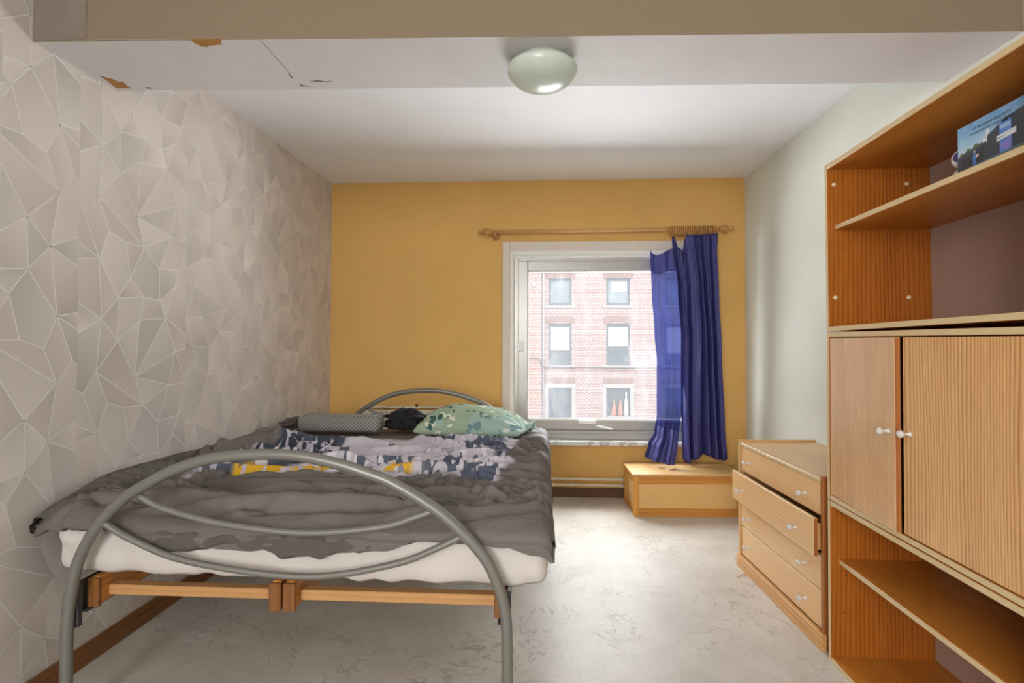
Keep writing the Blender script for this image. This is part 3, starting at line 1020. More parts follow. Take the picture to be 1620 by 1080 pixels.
def pfn(u, w):
    s = u * 2 - 1; q = w * 2 - 1
    hx, hy = .300, .20
    ex, ey = 1 - abs(s) ** 2.6, 1 - abs(q) ** 2.6
    th = max(0, ex) ** .55 * max(0, ey) ** .55
    pinch = 1 - .10 * (abs(s) ** 2) * (1 - abs(q)) - .0
    x = s * hx * (1 - .06 * (1 - q * q) * 0 + .04 * abs(q) ** 3)
    y = q * hy * (1 + .04 * abs(s) ** 3)
    n_ = nz(s * 2.2, q * 2.2, 4)
    wr = .010 * ridge(s * 6 + q * 3 + 3 * n_) * (1 - th) + .008 * nz(s * 6, q * 6, 1)
    return x, y, th, wr
def ptop(u, w):
    x, y, th, wr = pfn(u, w)
    return Vector((x, y, .045 + .122 * th + wr * (th > 0.02) + .022 * (-x / .3 + .3) * th))
def pbot(u, w):
    x, y, th, wr = pfn(u, w)
    return Vector((x, y, .045 - .045 * th ** .6))
b.grid(ptop, 70, 50)
b.grid(lambda u, w: pbot(1 - u, w), 70, 50)
bmesh.ops.remove_doubles(b.bm, verts=b.bm.verts[:], dist=1e-4)
b.build('pillow_case', 'leaf', pw, local=True)
b = MB()                                     # the open flap of the case at the window end
def flap(u, w):
    q = w * 2 - 1
    return Vector((.292 + .065 * u + .012 * ridge(q * 5 + u), q * .195 * (1 - .15 * u), .045 + .020 * math.sin(q * 7 + u * 2) * u + .035 * (1 - u) * (1 - q * q) + .012 * u))
b.grid(flap, 10, 30)
fo = b.build('case_flap', 'leaf', pw, local=True)
fo.modifiers.new('thickness', 'SOLIDIFY').thickness = .003

t = NT('dotted_grey_knit')
v = t.coord()
def dots(scale):
    mp = t.n('ShaderNodeMapping', ins={'Vector': v, 'Scale': (scale, 0.0, scale), 'Rotation': (0, .785, 0)}).outputs[0]
    vo = t.n('ShaderNodeTexVoronoi', ins={'Vector': mp, 'Scale': 1.0, 'Randomness': 0.0})
    return vo.outputs['Distance']
dd = t.math('LESS_THAN', dots(62), .28)
t.set(t.mix(dd, lin('77746f'), lin('aaa79f')), .85)
t.bump(dots(62), .4, .003)
M['knit'] = t.m
bo = thing('bolster_pillow', 'grey dotted foam bolster lying at the bed head by the papered wall', 'pillow', (-1.243, 3.20, .613))
b = MB()
def bfn(p, n):
    q = p.copy()
    q.z += .003 * nz(p.x * 8, p.y * 8, 2)
    return q
b.rbox((0, 0, .052), (.505, .14, .104), .036, (40, 16, 12), bfn)
b.build('knit_cover', 'knit', bo, local=True)
b = MB()
for zz in (.052,):
    b.tube([(x, -.0705, .012) for x in np.linspace(-.21, .21, 8)], .0022, 6)
b.build('piping', 'duvet_plain', bo, local=True)
bg = tag(cloth_lump('black_garment', (-.865, 3.30, .665), (.135, .10, .080), 3.3, 'black', .55, .045, 1.5), 'crumpled black garment between the bolster and the leafy pillow', 'clothing')
# dark scrap of bedding at the wall
sc = tag(cloth_lump('dark_cloth', (-1.565, 3.24, .650), (.055, .13, .036), 8.1, 'duvet_plain', .7, .03, 2.2), 'small heap of dark grey cloth against the papered wall, past the bolster', 'cloth')

# ------------------------------------------------------------------ radiator and pipes
rx0, rx1, rz1 = P(570, 642, 3.95).x, P(800, 642, 3.95).x, P(600, 643, 3.95).z
rad = thing('radiator', 'cream panel radiator on the ochre wall behind the bed head', 'radiator', ((rx0 + rx1) / 2, 3.98, .10))
b = MB()
def rfn(u, w):
    x = rx0 + u * (rx1 - rx0)
    ph = (x - rx0) / .045
    s = max(0.0, math.cos(2 * math.pi * ph))
    edge = min(1, min(u, 1 - u) * 40)
    zz = .20 + w * (rz1 - .035 - .20)
    ez = min(1.0, min(w, 1 - w) * 14)
    return Vector((x, 3.945 - .014 * s ** .6 * edge * ez, zz))
b.grid(rfn, 200, 20)
b.box(rx0, rx1, 3.946, 3.960, .20, rz1 - .03, .003)
b.box(rx0, rx1, 3.940, 3.949, rz1 - .045, rz1 - .022, .002)
b.build('front_panel', 'cream', rad)
b = MB(); b.box(rx0, rx1, 4.0, 4.014, .20, rz1 - .03, .003); b.build('rear_panel', 'cream', rad)
for xx in (rx0 - .002, rx1 - .002):
    b = MB(); b.box(xx, xx + .004, 3.942, 4.016, .19, rz1 - .002, .001); b.build('end_cover', 'cream', rad)
b = MB()
b.box(rx0, rx1, 3.942, 3.952, rz1 - .008, rz1); b.box(rx0, rx1, 4.006, 4.016, rz1 - .008, rz1)
for i in range(60):
    x = rx0 + .01 + i * (rx1 - rx0 - .02) / 59
    b.box(x, x + .004, 3.952, 4.006, rz1 - .008, rz1 - .002)
b.build('top_grille', 'cream', rad)
b = MB(); p = P(659, 641, 3.975); b.lathe([(.006, 0), (.006, .01), (.010, .011), (.010, .022), (.004, .024)], (p.x, 3.975, rz1 - .004), n=10); b.build('air_valve', 'darksteel', rad)
for xx in (rx0 + .12, rx1 - .12):
    b = MB(); b.box(xx, xx + .03, 4.014, YB - .001, .25, rz1 - .08); b.build('wall_bracket', 'cream', rad)
for z, lab in ((.143, 'upper of two cream heating pipes along the ochre wall'), (.098, 'lower of two cream heating pipes along the ochre wall')):
    hp = thing('heating_pipe', lab, 'pipe', (.3, YB - .05, z), group='heating pipes')
    b = MB(); b.tube([(XL + .03, YB - .045, z), (XR - .02, YB - .045, z)], .0085, 10); b.build('pipe_run', 'cream', hp)
    for xx in (-1.2, .2, .56, 1.2):
        b = MB(); b.box(xx, xx + .012, YB - .056, YB, z - .011, z + .011, .002); b.build('pipe_clip', 'cream', hp)

# ------------------------------------------------------------------ low pine chest under the curtain
ch = thing('wooden_chest', 'low pine storage chest with a plain lid under the blue curtain', 'chest', (.592, 3.598, 0), math.radians(2.6))
CW, CD, CH = .72, .34, .268
def lb(name, args, mat, bev=.002, parent=ch):
    b = MB(); b.box(*args, bev); return b.build(name, mat, parent, local=True)
for x in (0, CW - .032):
    for y in (0, CD - .032):
        lb('corner_post', (x, x + .032, y, y + .032, 0, CH), 'chest_post')
lb('front_rail', (.032, CW - .032, .004, .024, CH - .050, CH), 'chest_frame')
lb('front_rail', (.032, CW - .032, .004, .024, .0, .050), 'chest_frame')
lb('front_panel', (.032, CW - .032, .010, .018, .050, CH - .050), 'chest_ply')
M['chest_side'] = wood('honey_pine_side', 'cf9344', 'a2631e', 'y', 30, .4, .4, .8)
for x in (.004, CW - .024):
    lb('side_rail', (x, x + .020, .032, CD - .032, CH - .050, CH), 'chest_side')
    lb('side_rail', (x, x + .020, .032, CD - .032, 0, .050), 'chest_side')
    lb('side_panel', (x + .006, x + .012, .032, CD - .032, .050, CH - .050), 'chest_ply')
lb('back_panel', (.032, CW - .032, CD - .02, CD - .01, 0, CH), 'chest_ply')
b = MB(); b.box(-.012, CW + .004, -.012, CD + .004, CH, CH + .018, .006, seg=2); b.build('lid', 'chest_top', ch, local=True)
LIDZ = CH + .018

# ------------------------------------------------------------------ chest of drawers (slightly askew against the wall units)
DA = math.atan2(.040, .772)
dr = thing('chest_of_drawers', 'light pine chest of four drawers beside the tall wall unit', 'chest of drawers', (1.012, 2.862, 0), math.radians(-90) + DA)
# local x: along the front towards the camera; local y: into the wall
DW, DD, DH = .775, .40, .655
def db(name, args, mat, bev=.0015, front=None, parent=dr):
    b = MB(); b.box(*args, bev, front=front); return b.build(name, mat, parent, local=True)
M['dside'] = wood('light_pine_side', 'dcab70', 'bf8649', 'z', 45, .4, .4, .8)
M['dplinth'] = wood('pine_plinth', 'dba768', 'b1763a', 'x', 45, .4, .4, 1.0)
M['drawer_x'] = wood('light_pine_drawer_front', 'eec48e', 'cf9c64', 'x', 60, .3, .36, .7, .35)
M['dtop'] = wood('light_pine_dresser_top', 'e8c28c', 'c69660', 'x', 36, .5, .30, 1.0, .3)
M['dredge'] = wood('red_pine_edge', 'ab6a34', '7d431a', 'z', 40, .3, .45)
db('side_panel', (0, .016, 0, DD, .0, DH), ['dside', 'band'], front=[('-y', 1), ('+z', 1)])
db('side_panel', (DW - .016, DW, 0, DD, .0, DH), ['dredge', 'dredge'])
db('top_panel', (.016, DW - .016, .002, DD, .628, .644), ['dtop', 'band'], front=[('-y', 1)])
db('back_panel', (.016, DW - .016, DD - .006, DD, .05, .628), 'dside')
db('bottom_panel', (.016, DW - .016, .02, DD - .006, .055, .067), 'dside')
db('plinth', (-.004, DW + .002, -.010, .012, 0, .062), 'dplinth')
def knob(base, axis, parent, s=1.0, mat='knob'):
    b = MB()
    b.lathe([(.009 * s, 0), (.0085 * s, .003 * s), (.005 * s, .006 * s), (.0045 * s, .014 * s), (.0065 * s, .019 * s), (.0105 * s, .023 * s), (.0120 * s, .028 * s), (.0105 * s, .034 * s), (.0055 * s, .0375 * s), (0, .0385 * s)], base, axis, 18)
    return b.build('knob', mat, parent, local=True)
ZD = [(.626, .499, .008, .008), (.498, .350, -.030, -.012), (.349, .216, .006, .008), (.213, .067, .008, .008)]
for i, (zt, zb, yo, xm) in enumerate(ZD):
    x0, x1 = (.019, DW - .019) if yo > 0 else (-.003, DW - .010)
    b = MB(); b.box(x0, x1, yo, yo + .016, zb + .0015, zt - .0015, .0015, front=[('+z', 1), ('+x', 2)])
    dwr = b.build('drawer_front', ['drawer_x', 'band', 'dredge'], dr, local=True)
    b = MB()
    b.box(.03, .042, yo + .016, DD - .02, zb + .02, zt - .03); b.box(DW - .042, DW - .03, yo + .016, DD - .02, zb + .02, zt - .03)
    b.box(.042, DW - .042, yo + .016, DD - .02, zb + .02, zb + .028); b.box(.042, DW - .042, DD - .03, DD - .02, zb + .02, zt - .03)
    b.build('drawer_box', 'dside', dwr, local=True)
    for xx in (.118, DW - .138):
        knob((xx, yo, (zt + zb) / 2 - .006), (0, -1, 0), dwr)

# ------------------------------------------------------------------ stacked wall units
UX0, UX1, UY0, UY1 = 1.045, 1.415, 1.17, 2.040
T = .018
def unit(name, label, z0, z1, tiltx=0.0):
    r = thing(name, label, 'shelf unit' if name == 'shelf_unit' else 'cabinet', (UX0, UY1, z0))
    if tiltx:
        r.rotation_euler = (tiltx, 0, 0)
        r.matrix_basis = Matrix.Translation((UX0, UY1, z0)) @ Matrix.Rotation(tiltx, 4, 'X')
    def bd(nm, args, mat, front=(('-x', 1),), parent=r):
        b = MB(); b.box(*args, .0012, front=front); return b.build(nm, [mat, 'band'], parent, local=True)
    D, Wd, H = UX1 - UX0, UY1 - UY0, z1 - z0
    bd('side_panel', (0, D, -T, 0, 0, H), 'pine_in')
    bd('side_panel', (0, D, -Wd, -Wd + T, 0, H), 'pine_in')
    bd('top_panel', (0, D, -Wd + T, -T, H - T, H), 'pine_in_y')
    bd('bottom_panel', (0, D, -Wd + T, -T, 0, T), 'pine_in_y')
    bd('back_panel', (D - .004, D, -Wd + T, -T, T, H - T), 'mauve', front=())
    return r, bd, D, Wd, H
# lower open unit
lo, bd, D, Wd, H = unit('shelf_unit', 'open lower pine shelf unit standing on the floor under the cabinet', 0.0, .586)
bd('shelf', (.030, D - .006, -Wd + T + .001, -T - .001, .356, .374), 'pine_in_y')
def hole(parent, x, z, mat, r=.0045, th=.002):
    b = MB(); b.lathe([(r, 0), (r, th * .7), (r * .7, th)], (x, -T, z), (0, -1, 0), 14); return b.build('cap' if mat == 'cap' else 'dowel_hole', mat, parent, local=True)
for x, z in ((.040, .54), (.055, .315), (.045, .18)):
    hole(lo, x, z, 'crack', .0032, .0006)
b = MB(); b.box(.012, D, -Wd + T, -T, -.0, .0005); b.bm.free()
# middle cabinet with two doors
mid, bd, D, Wd, H = unit('wall_cabinet', 'closed pine cabinet with two plain doors between the open shelf units', .589, 1.204)
d1w = 2.022 - 1.633
b = MB(); b.box(0, .017, -d1w, 0, T + .003, H - T - .003, .0012, front=[('-y', 1)])
door = b.build('door', ['door', 'dredge'], mid, local=True)
door.location = (.001, -T - .004, 0); door.rotation_euler = (0, 0, math.radians(-2.6))
b = MB()
knob((0, -d1w + .030, .313), (-1, 0, 0), door, .95)
b.box(0, .017, -Wd + T + .002, -T - d1w - .012, T + .003, H - T - .003, .0012)
door2 = b.build('door', ['door2', 'dredge'], mid, local=True)
door2.location = (.002, 0, 0)
knob((0, -T - d1w - .012 - .028, .315), (-1, 0, 0), door2, .95)
bd('shelf', (.03, D - .006, -Wd + T + .001, -T - .001, .30, .318), 'pine_in_y')
b = MB()
for i in range(40):
    b.box(.0195, .0215, -T - .0035, -T - .0005, .035 + i * .0138, .035 + i * .0138 + .008)
b.build('piano_hinge', 'darksteel', mid, local=True)
# upper open unit, resting a little unevenly on the cabinet
up, bd, D, Wd, H = unit('shelf_unit', 'open upper pine shelf unit on top of the doored cabinet', 1.2045, 1.826, 0)
up.location.z = 1.2055
up.rotation_euler = (math.radians(-.85), 0, 0)
up.location.z += .001
bd('shelf', (.026, D - .006, -Wd + T + .001, -T - .001, .376, .394), 'pine_in_y')
for x, z in ((.024, .545), (.285, .545), (.024, .125), (.285, .125)):
    hole(up, x, z, 'cap', .0075, .003)
for x, z in ((.045, .30), (.21, .355), (.245, .36), (.245, .30)):
    hole(up, x, z, 'crack', .0028, .0006)
SHZ = None

# ------------------------------------------------------------------ camera carton and little camera on the upper shelf
tl_ = math.radians(-.85)
def shelf_z(y):
    return up.location.z + .394 * math.cos(tl_) + (y - UY1) * math.sin(tl_)
BXX, BY1, BL, BH, BD = 1.118, 1.500, .285, .134, .095
bz = shelf_z(BY1 - BL / 2) + .0005
cb = thing('product_box', 'blue printed cardboard box with a phone and person picture on the upper shelf', 'box', (BXX, BY1, bz))
cb.rotation_euler = (tl_, 0, 0); cb.matrix_basis = Matrix.Translation((BXX, BY1, bz)) @ Matrix.Rotation(tl_, 4, 'X')
M['b_white'] = plain('box_white_card', 'dfe3ea', .4)
t = NT('printed_sky')
g_ = t.n('ShaderNodeSeparateXYZ', ins={0: t.coord()})
cl_ = t.noise(t.coord(scale=(1, 14, 26)), 1.0, 3)
sk = t.ramp(t.math('MULTIPLY', g_.outputs[2], 1 / BH), [(.35, lin('cfe0ea')), (.62, lin('9cc4e0')), (1.0, lin('5f9bd0'))])
t.set(t.mix(t.math('MULTIPLY', t.math('SUBTRACT', cl_, .5, clamp=True), 2.0, clamp=True), sk, lin('c8dae6')), .35)
M['b_sky'] = t.m
M['b_house'] = plain('print_dark_house', '3f4652', .35, var=.12, scale=30)
M['b_wall'] = plain('print_dark_wall', '34383f', .35, var=.1, scale=30)
M['b_road'] = plain('print_driveway', '5f7488', .35, var=.1, scale=20)
M['b_grass'] = plain('print_grass', '566a3c', .35, var=.2, scale=60)
M['b_tree'] = plain('print_trees', '5d6b4c', .35, var=.3, scale=90)
M['b_blue'] = plain('print_blue_suit', '3f74b8', .35, var=.1, scale=60)
M['b_phone'] = plain('print_phone_blue', '5b86d8', .35, var=.25, scale=14)
M['b_lilac'] = plain('print_phone_lilac', '8f86d6', .35, var=.1)
M['b_cream'] = plain('print_light_skin_and_paper', 'e0c4b8', .4)
M['b_ink'] = plain('print_dark_ink', '27405c', .4, var=.02)
M['b_purple'] = plain('print_purple_dot', '4b3a7c', .3)
b = MB(); b.box(0, BD, -BL, 0, 0, BH, .0008, front=[('-x', 1)])
b.build('carton', ['b_white', 'b_sky'], cb, local=True)
def prn(nm, pts, mat, lev, smooth=False):
    """flat print on the carton front; s runs from the left edge, h from the bottom, in metres"""
    m_ = MB()
    m_.bm.faces.new([m_.bm.verts.new((-.0003 * lev, -s, h)) for s, h in pts])
    for f in m_.bm.faces:
        f.normal_update()
        if f.normal.x > 0:
            f.normal_flip()
    return m_.build(nm, mat, cb, local=True)
prn('print_driveway', [(0, 0.001), (BL, .001), (BL, .030), (0, .018)], 'b_road', 1)
prn('print_trees', [(0, .052), (.012, .064), (.024, .060), (.034, .070), (.048, .064), (.06, .074), (.075, .068), (.085, .074), (.1, .05), (0, .03)], 'b_tree', 1)
prn('print_house', [(0, .014), (0, .050), (.030, .060), (.075, .064), (.100, .080), (.150, .104), (.175, .106), (.215, .112), (BL, .112), (BL, .028), (.12, .022)], 'b_house', 2)
prn('print_garage', [(.018, .018), (.018, .044), (.052, .052), (.052, .020)], 'b_wall', 3)
prn('print_garage', [(.060, .021), (.060, .054), (.084, .060), (.084, .024)], 'b_wall', 3)
prn('print_grass', [(.110, .001), (.200, .022), (BL, .030), (BL, .001)], 'b_grass', 3)
prn('print_person', [(.052, .046), (.050, .040), (.052, .028), (.050, .014), (.055, .014), (.057, .026), (.059, .014), (.064, .016), (.062, .030), (.064, .044), (.060, .050), (.055, .050)], 'b_blue', 4)
prn('print_head', [(.0555, .050), (.0545, .055), (.0575, .058), (.060, .055), (.0595, .050)], 'b_cream', 5)
prn('print_parcel', [(.061, .036), (.061, .043), (.071, .045), (.071, .038)], 'b_cream', 5)
prn('print_shoe', [(.048, .011), (.048, .014), (.055, .014), (.055, .011)], 'b_white', 5)
prn('print_shoe', [(.057, .011), (.058, .014), (.065, .016), (.065, .012)], 'b_white', 5)
prn('print_camera', [(.083, .066), (.086, .080), (.088, .080), (.088, .074), (.095, .076), (.095, .084), (.092, .088), (.098, .098), (.106, .094), (.104, .086), (.0975, .084), (.098, .062), (.0955, .062), (.0955, .067)], 'b_white', 4)
prn('print_phone', [(.134, .026), (.134, .094), (.138, .098), (.164, .098), (.168, .094), (.168, .026), (.164, .022), (.138, .022)], 'b_phone', 4)
prn('print_phone_top', [(.136, .080), (.136, .090), (.166, .090), (.166, .080)], 'b_sky', 5)
prn('print_phone_low', [(.148, .024), (.136, .040), (.166, .052), (.166, .026)], 'b_lilac', 5)
prn('print_notch', [(.141, .094), (.142, .098), (.160, .098), (.161, .094)], 'b_ink', 5)
prn('print_banner', [(.126, .052), (.126, .066), (.182, .070), (.182, .056)], 'b_white', 6)
prn('print_banner_icon', [(.129, .058), (.129, .061), (.132, .061), (.132, .058)], 'b_ink', 7)
prn('print_banner_line', [(.134, .0588), (.134, .0604), (.146, .0608), (.146, .0592)], 'b_ink', 7)
def lettering(txt, s0, h0, size):
    cu = bpy.data.curves.new('lettering', 'FONT')
    cu.body = txt
    cu.size = size
    tmp = bpy.data.objects.new('lettering_curve', cu)
    COL.objects.link(tmp)
    dg = bpy.context.evaluated_depsgraph_get()
    me = bpy.data.meshes.new_from_object(tmp.evaluated_get(dg))
    bpy.data.objects.remove(tmp)
    me.transform(Matrix(((0, 0, -1, -.0022), (-1, 0, 0, -s0), (0, 1, 0, h0), (0, 0, 0, 1))))
    me.materials.clear(); me.materials.append(M['b_ink'])
    o = bpy.data.objects.new('lettering', me)
    COL.objects.link(o); o.parent = cb
    return o
lettering('AI humanoid detection+', .055, .1105, .0115)
lettering('humanoid movement tracking', .044, .0985, .0115)
sc_y = BY1 + .030
sz = shelf_z(sc_y) + .002
sec = thing('security_camera', 'small white round camera on a stand behind the printed box', 'camera', (BXX + .036, sc_y, sz))
b = MB(); b.lathe([(.024, .0), (.025, .003), (.021, .030), (.010, .036), (.008, .044)], (0, 0, 0), n=24); b.build('stand', 'plasticw', sec, local=True)
b = MB(); b.lathe([(0, -.027), (.012, -.024), (.021, -.016), (.026, -.004), (.026, .006), (.021, .017), (.012, .024), (0, .026)], (0, 0, .066), (-1, -.5, .1), 24)
hd_ = b.build('camera_head', 'plasticw', sec, local=True)
b = MB(); ax = Vector((-1, -.5, .1)).normalized(); b.lathe([(.014, 0), (.012, .003), (0, .004)], Vector((0, 0, .066)) + ax * .0235, ax, 20); b.build('lens', 'b_purple', hd_, local=True)

# ------------------------------------------------------------------ ceiling lamp
lp = thing('ceiling_lamp', 'round milky glass ceiling lamp on the beam', 'lamp', (-.012, 1.825, BZ))
b = MB(); b.lathe([(.085, 0), (.085, -.022), (.080, -.026)], (0, 0, 0), n=40); b.build('lamp_base', 'plasticw', lp, local=True)
b = MB(); b.lathe([(.088, -.012), (.112, -.018), (.120, -.028), (.121, -.036), (.114, -.052), (.098, -.070), (.072, -.086), (.040, -.095), (0, -.098)], (0, 0, 0), n=56); b.build('lamp_shade', 'lampglass', lp, local=True)

# ------------------------------------------------------------------ curtain rod, rings, curtain
RY = YB - .09
rp0, rp1 = P(776, 367, RY), P(1140, 361.5, RY)
RZ = (rp0.z + rp1.z) / 2
def rodp(x):
    return Vector((x, RY, rp0.z + (rp1.z - rp0.z) * (x - rp0.x) / (rp1.x - rp0.x)))
rod = thing('curtain_rod', 'turned light wooden curtain rod with finials above the window', 'curtain rod', (rp0.x, RY, RZ))
b = MB(); b.tube([rodp(rp0.x), rodp(rp1.x)], .0135, 16); b.build('pole', 'rod', rod)
FIN = [(.0135, 0), (.019, .002), (.019, .008), (.014, .012), (.014, .018), (.024, .026), (.029, .040), (.025, .056), (.012, .068), (.010, .076), (.015, .084), (.019, .092), (.016, .100), (0, .104)]
b = MB(); b.lathe(FIN, rodp(rp0.x + .01), (-1, 0, 0), 20); b.build('finial', 'ringwood', rod)
b = MB(); b.lathe(FIN, rodp(rp1.x - .01), (1, 0, 0), 20); b.build('finial', 'ringwood', rod)
for x in (P(783, 367, RY).x, P(1133, 362, RY).x):
    q = rodp(x)
    b = MB()
    b.lathe([(.032, 0), (.034, .008), (.028, .014), (.014, .020), (.014, .062), (.020, .068)], (x, YB, q.z - .012), (0, -1, 0), 20)
    b.tube([q + Vector((0, math.cos(a) * .020, math.sin(a) * .020)) for a in np.linspace(-math.pi * 1.05, math.pi * .05, 14)], .009, 10)
    b.build('bracket', 'ringwood', rod)
rx_a, rx_b = P(1060, 364, RY).x, P(1128, 362, RY).x
mr = MB(); mr.tube([(0, math.cos(a) * .0290, math.sin(a) * .0290) for a in np.linspace(0, 2 * math.pi, 24, endpoint=False)], .0046, 8, closed=True)
ring0 = mr.build('curtain_ring', 'ringwood', None)
mr = MB(); mr.tube([(0, math.cos(a) * .005, -.0375 + math.sin(a) * .005) for a in np.linspace(0, 2 * math.pi, 10, endpoint=False)], .0012, 5, closed=True)
ring_eye = mr.build('screw_eye', 'darksteel', ring0)
NR = 20
for i in range(NR):
    r = ring0 if i == 0 else copy_tree(ring0)
    x = rx_a + (rx_b - rx_a) * i / (NR - 1)
    r.location = rodp(x) + Vector((0, 0, -.0107))
    r.rotation_euler = (random.uniform(-.2, .2), 0, random.uniform(-.15, .15) + (.15 if i < 6 else 0))
    tag(r, 'plain wooden ring threaded on the curtain rod above the blue curtain', 'curtain ring', 'wooden curtain rings')

t = NT('blue_curtain_cotton')
v = t.coord()
wv = t.noise(t.coord(scale=(1, 1, .08)), 160, 3)
bc = t.mix(wv, lin('3b3a72'), lin('504f8c'))
df = t.n('ShaderNodeBsdfDiffuse', ins={0: bc})
tl = t.n('ShaderNodeBsdfTranslucent', ins={0: lin('5054a0')})
mx = t.n('ShaderNodeMixShader', ins={0: .22, 1: df.outputs[0], 2: tl.outputs[0]})
gs = t.n('ShaderNodeBsdfGlossy', ins={0: (.8, .8, 1, 1), 'Roughness': .45})
mx = t.n('ShaderNodeMixShader', ins={0: .03, 1: mx.outputs[0], 2: gs.outputs[0]})
t.link(mx.outputs[0], t.out.inputs[0])
M['curtain'] = t.m
t = NT('blue_curtain_single_layer')
weave = t.noise(t.coord(scale=(1, 1, 1)), 420, 2)
df = t.n('ShaderNodeBsdfDiffuse', ins={0: lin('3c3f7c')})
tl = t.n('ShaderNodeBsdfTranslucent', ins={0: lin('2f3678')})
tp = t.n('ShaderNodeBsdfTransparent', ins={0: lin('8f9cc4')})
mx = t.n('ShaderNodeMixShader', ins={0: .30, 1: df.outputs[0], 2: tl.outputs[0]})
mx = t.n('ShaderNodeMixShader', ins={0: t.math('MULTIPLY', weave, .58), 1: mx.outputs[0], 2: tp.outputs[0]})
t.link(mx.outputs[0], t.out.inputs[0])
M['curtain_thin'] = t.m
cur = thing('curtain', 'royal blue curtain bunched at the right, its left corner unhooked', 'curtain', (P(1090, 720, RY - .06).x, RY - .06, LIDZ))
YC = RY - .035
# front bunch: left/right outline in photo columns, top and bottom heights
def front_fn(u, w):
    yb_ = 722 + 4 * math.sin(u * 9) + (4 if u < .2 else 0)
    lx = interp(w, [(0, 1079), (.12, 1078), (.35, 1077), (.55, 1077), (.75, 1072), (1, 1062)])
    rx = interp(w, [(0, 1146), (.15, 1143), (.45, 1139), (.75, 1135), (.92, 1133.5), (1, 1135)])
    top_y = interp(u, [(0, 374), (.07, 375), (.14, 392), (.24, 397), (.29, 378), (.33, 372), (1, 370)])
    # w: 0 bottom .. 1 top
    yy_ = yb_ + (top_y - yb_) * w
    p = P(lx + (rx - lx) * u, yy_, YC)
    amp = interp(w, [(0, .046), (.3, .042), (.7, .034), (.93, .022), (1, .012)])
    fr = 4.9
    u = u + .055 * math.sin(u * 8.3 + 1.2 * w) * (1 - u) * u * 4 + .02 * math.sin(u * 19 + 2)
    ph = u * fr * 2 * math.pi + .5 * math.sin(w * 3 + u * 5) + .35 * math.sin(w * 5 + 1)
    s = math.sin(ph)
    f = s * (1 - .25 * abs(s)) + .35 * math.sin(ph * 2.3 + 1 + 2 * w) * (.3 + .7 * w)
    p.y += amp * f - .01 - .02 * (1 - w) + .004 * nz(u * 20, w * 12, 2)
    p.x += .006 * math.cos(ph) * (1 - w * .5)
    p.z = max(p.z, LIDZ + .002)
    return p
b = MB(); b.grid(front_fn, 150, 70)
fp = b.build('bunched_panel', 'curtain', cur)
fp.modifiers.new('thickness', 'SOLIDIFY').thickness = .002
def thin_fn(u, w):
    yb_ = 722 + 15 * u ** .7
    lx = interp(w, [(0, 1020), (.06, 1026), (.12, 1036), (.2, 1040), (.45, 1040), (.6, 1036), (.8, 1031), (1, 1028)])
    rx = interp(w, [(0, 1069), (.1, 1073), (.3, 1079), (.6, 1084), (1, 1082)])
    yy_ = yb_ + ((398 + 5 * math.sin(u * 7) - 3 * (u < .03)) - yb_) * w
    yd = YC + .022
    yd += interp(w, [(0, -.17), (.10, -.14), (.22, -.06), (.5, -.01), (1, 0)]) * (.35 + .65 * min(1, u * 1.4))
    p = P(lx + (rx - lx) * u, yy_, yd)
    a = interp(w, [(0, .024), (.2, .018), (.6, .010), (1, .006)])
    p.y += a * math.sin(u * 15 + 1.5 * math.sin(w * 4)) + a * .5 * math.sin(u * 33 + w * 3) + .006 * nz(u * 12, w * 9, 5)
    p.z = max(p.z, LIDZ + .002)
    return p
b = MB(); b.grid(thin_fn, 90, 80)
b.build('loose_panel', 'curtain_thin', cur)
def hem_fn(u, w):
    p = thin_fn(u, .16 * w if w < 1 else .16)
    p.y -= .0025
    return p
b = MB(); b.grid(hem_fn, 90, 14)
b.build('hem', 'curtain', cur)
def heading_fn(u, w):
    p = thin_fn(u, .905 + .095 * w)
    p.y -= .0025
    return p
b = MB(); b.grid(heading_fn, 90, 8)
b.build('heading_band', 'curtain', cur)

# ------------------------------------------------------------------ bits on the floor
for i, (a, c_) in enumerate((((1166, 913), (1177, 907)), ((1177, 912), (1182, 903)))):
    p, q = PZ(*a, .003), PZ(*c_, .003)
    st = MB(); st.tube([p, p.lerp(q, .5) + Vector((0, 0, .001)), q], [.0012, .0018, .0012], 6)
    tag(st.build('wood_splinter', 'drawer'), ('longer' if i == 0 else 'shorter') + ' thin wooden splinter on the floor before the drawers', 'splinter', 'splinters on the floor')
b = MB()
pts = [Vector((1.045 + .030 * math.cos(a), 2.915 + .030 * math.sin(a), .006 + .035 * (1 + math.cos(a + 1)))) for a in np.linspace(0, 5.6, 40)]
b.tube(pts, .003, 8)
tag(b.build('white_cable', 'plasticw'), 'loop of thin white cable on the floor behind the chest of drawers', 'cable')

# ------------------------------------------------------------------ the street outside
FY = 28.0
t = NT('weathered_brick')
def brick_nodes(t, c1, c2, mort):
    tc = t.n('ShaderNodeTexCoord')
    sp_ = t.n('ShaderNodeSeparateXYZ', ins={0: tc.outputs['Object']})
    cmb = t.n('ShaderNodeCombineXYZ', ins={0: sp_.outputs[0], 1: sp_.outputs[2], 2: 0.0})
    bk = t.n('ShaderNodeTexBrick', ins={'Vector': cmb.outputs[0], 'Color1': c1, 'Color2': c2, 'Mortar': mort, 'Scale': 1.0, 'Mortar Size': .018, 'Brick Width': .225, 'Row Height': .078, 'Bias': 0.0})
    bk.offset = .5
    big = t.noise(cmb.outputs[0], .5, 4)
    spk = t.noise(cmb.outputs[0], 9, 2)
    c = t.mix(t.math('MULTIPLY', t.math('SUBTRACT', big, .4, clamp=True), 1.2, clamp=True), bk.outputs[0], lin('b58f83'))
    c = t.mix(t.math('MULTIPLY', t.math('SUBTRACT', spk, .52, clamp=True), 2.5, clamp=True), c, lin('8d5f55'))
    t.set(c, .9)
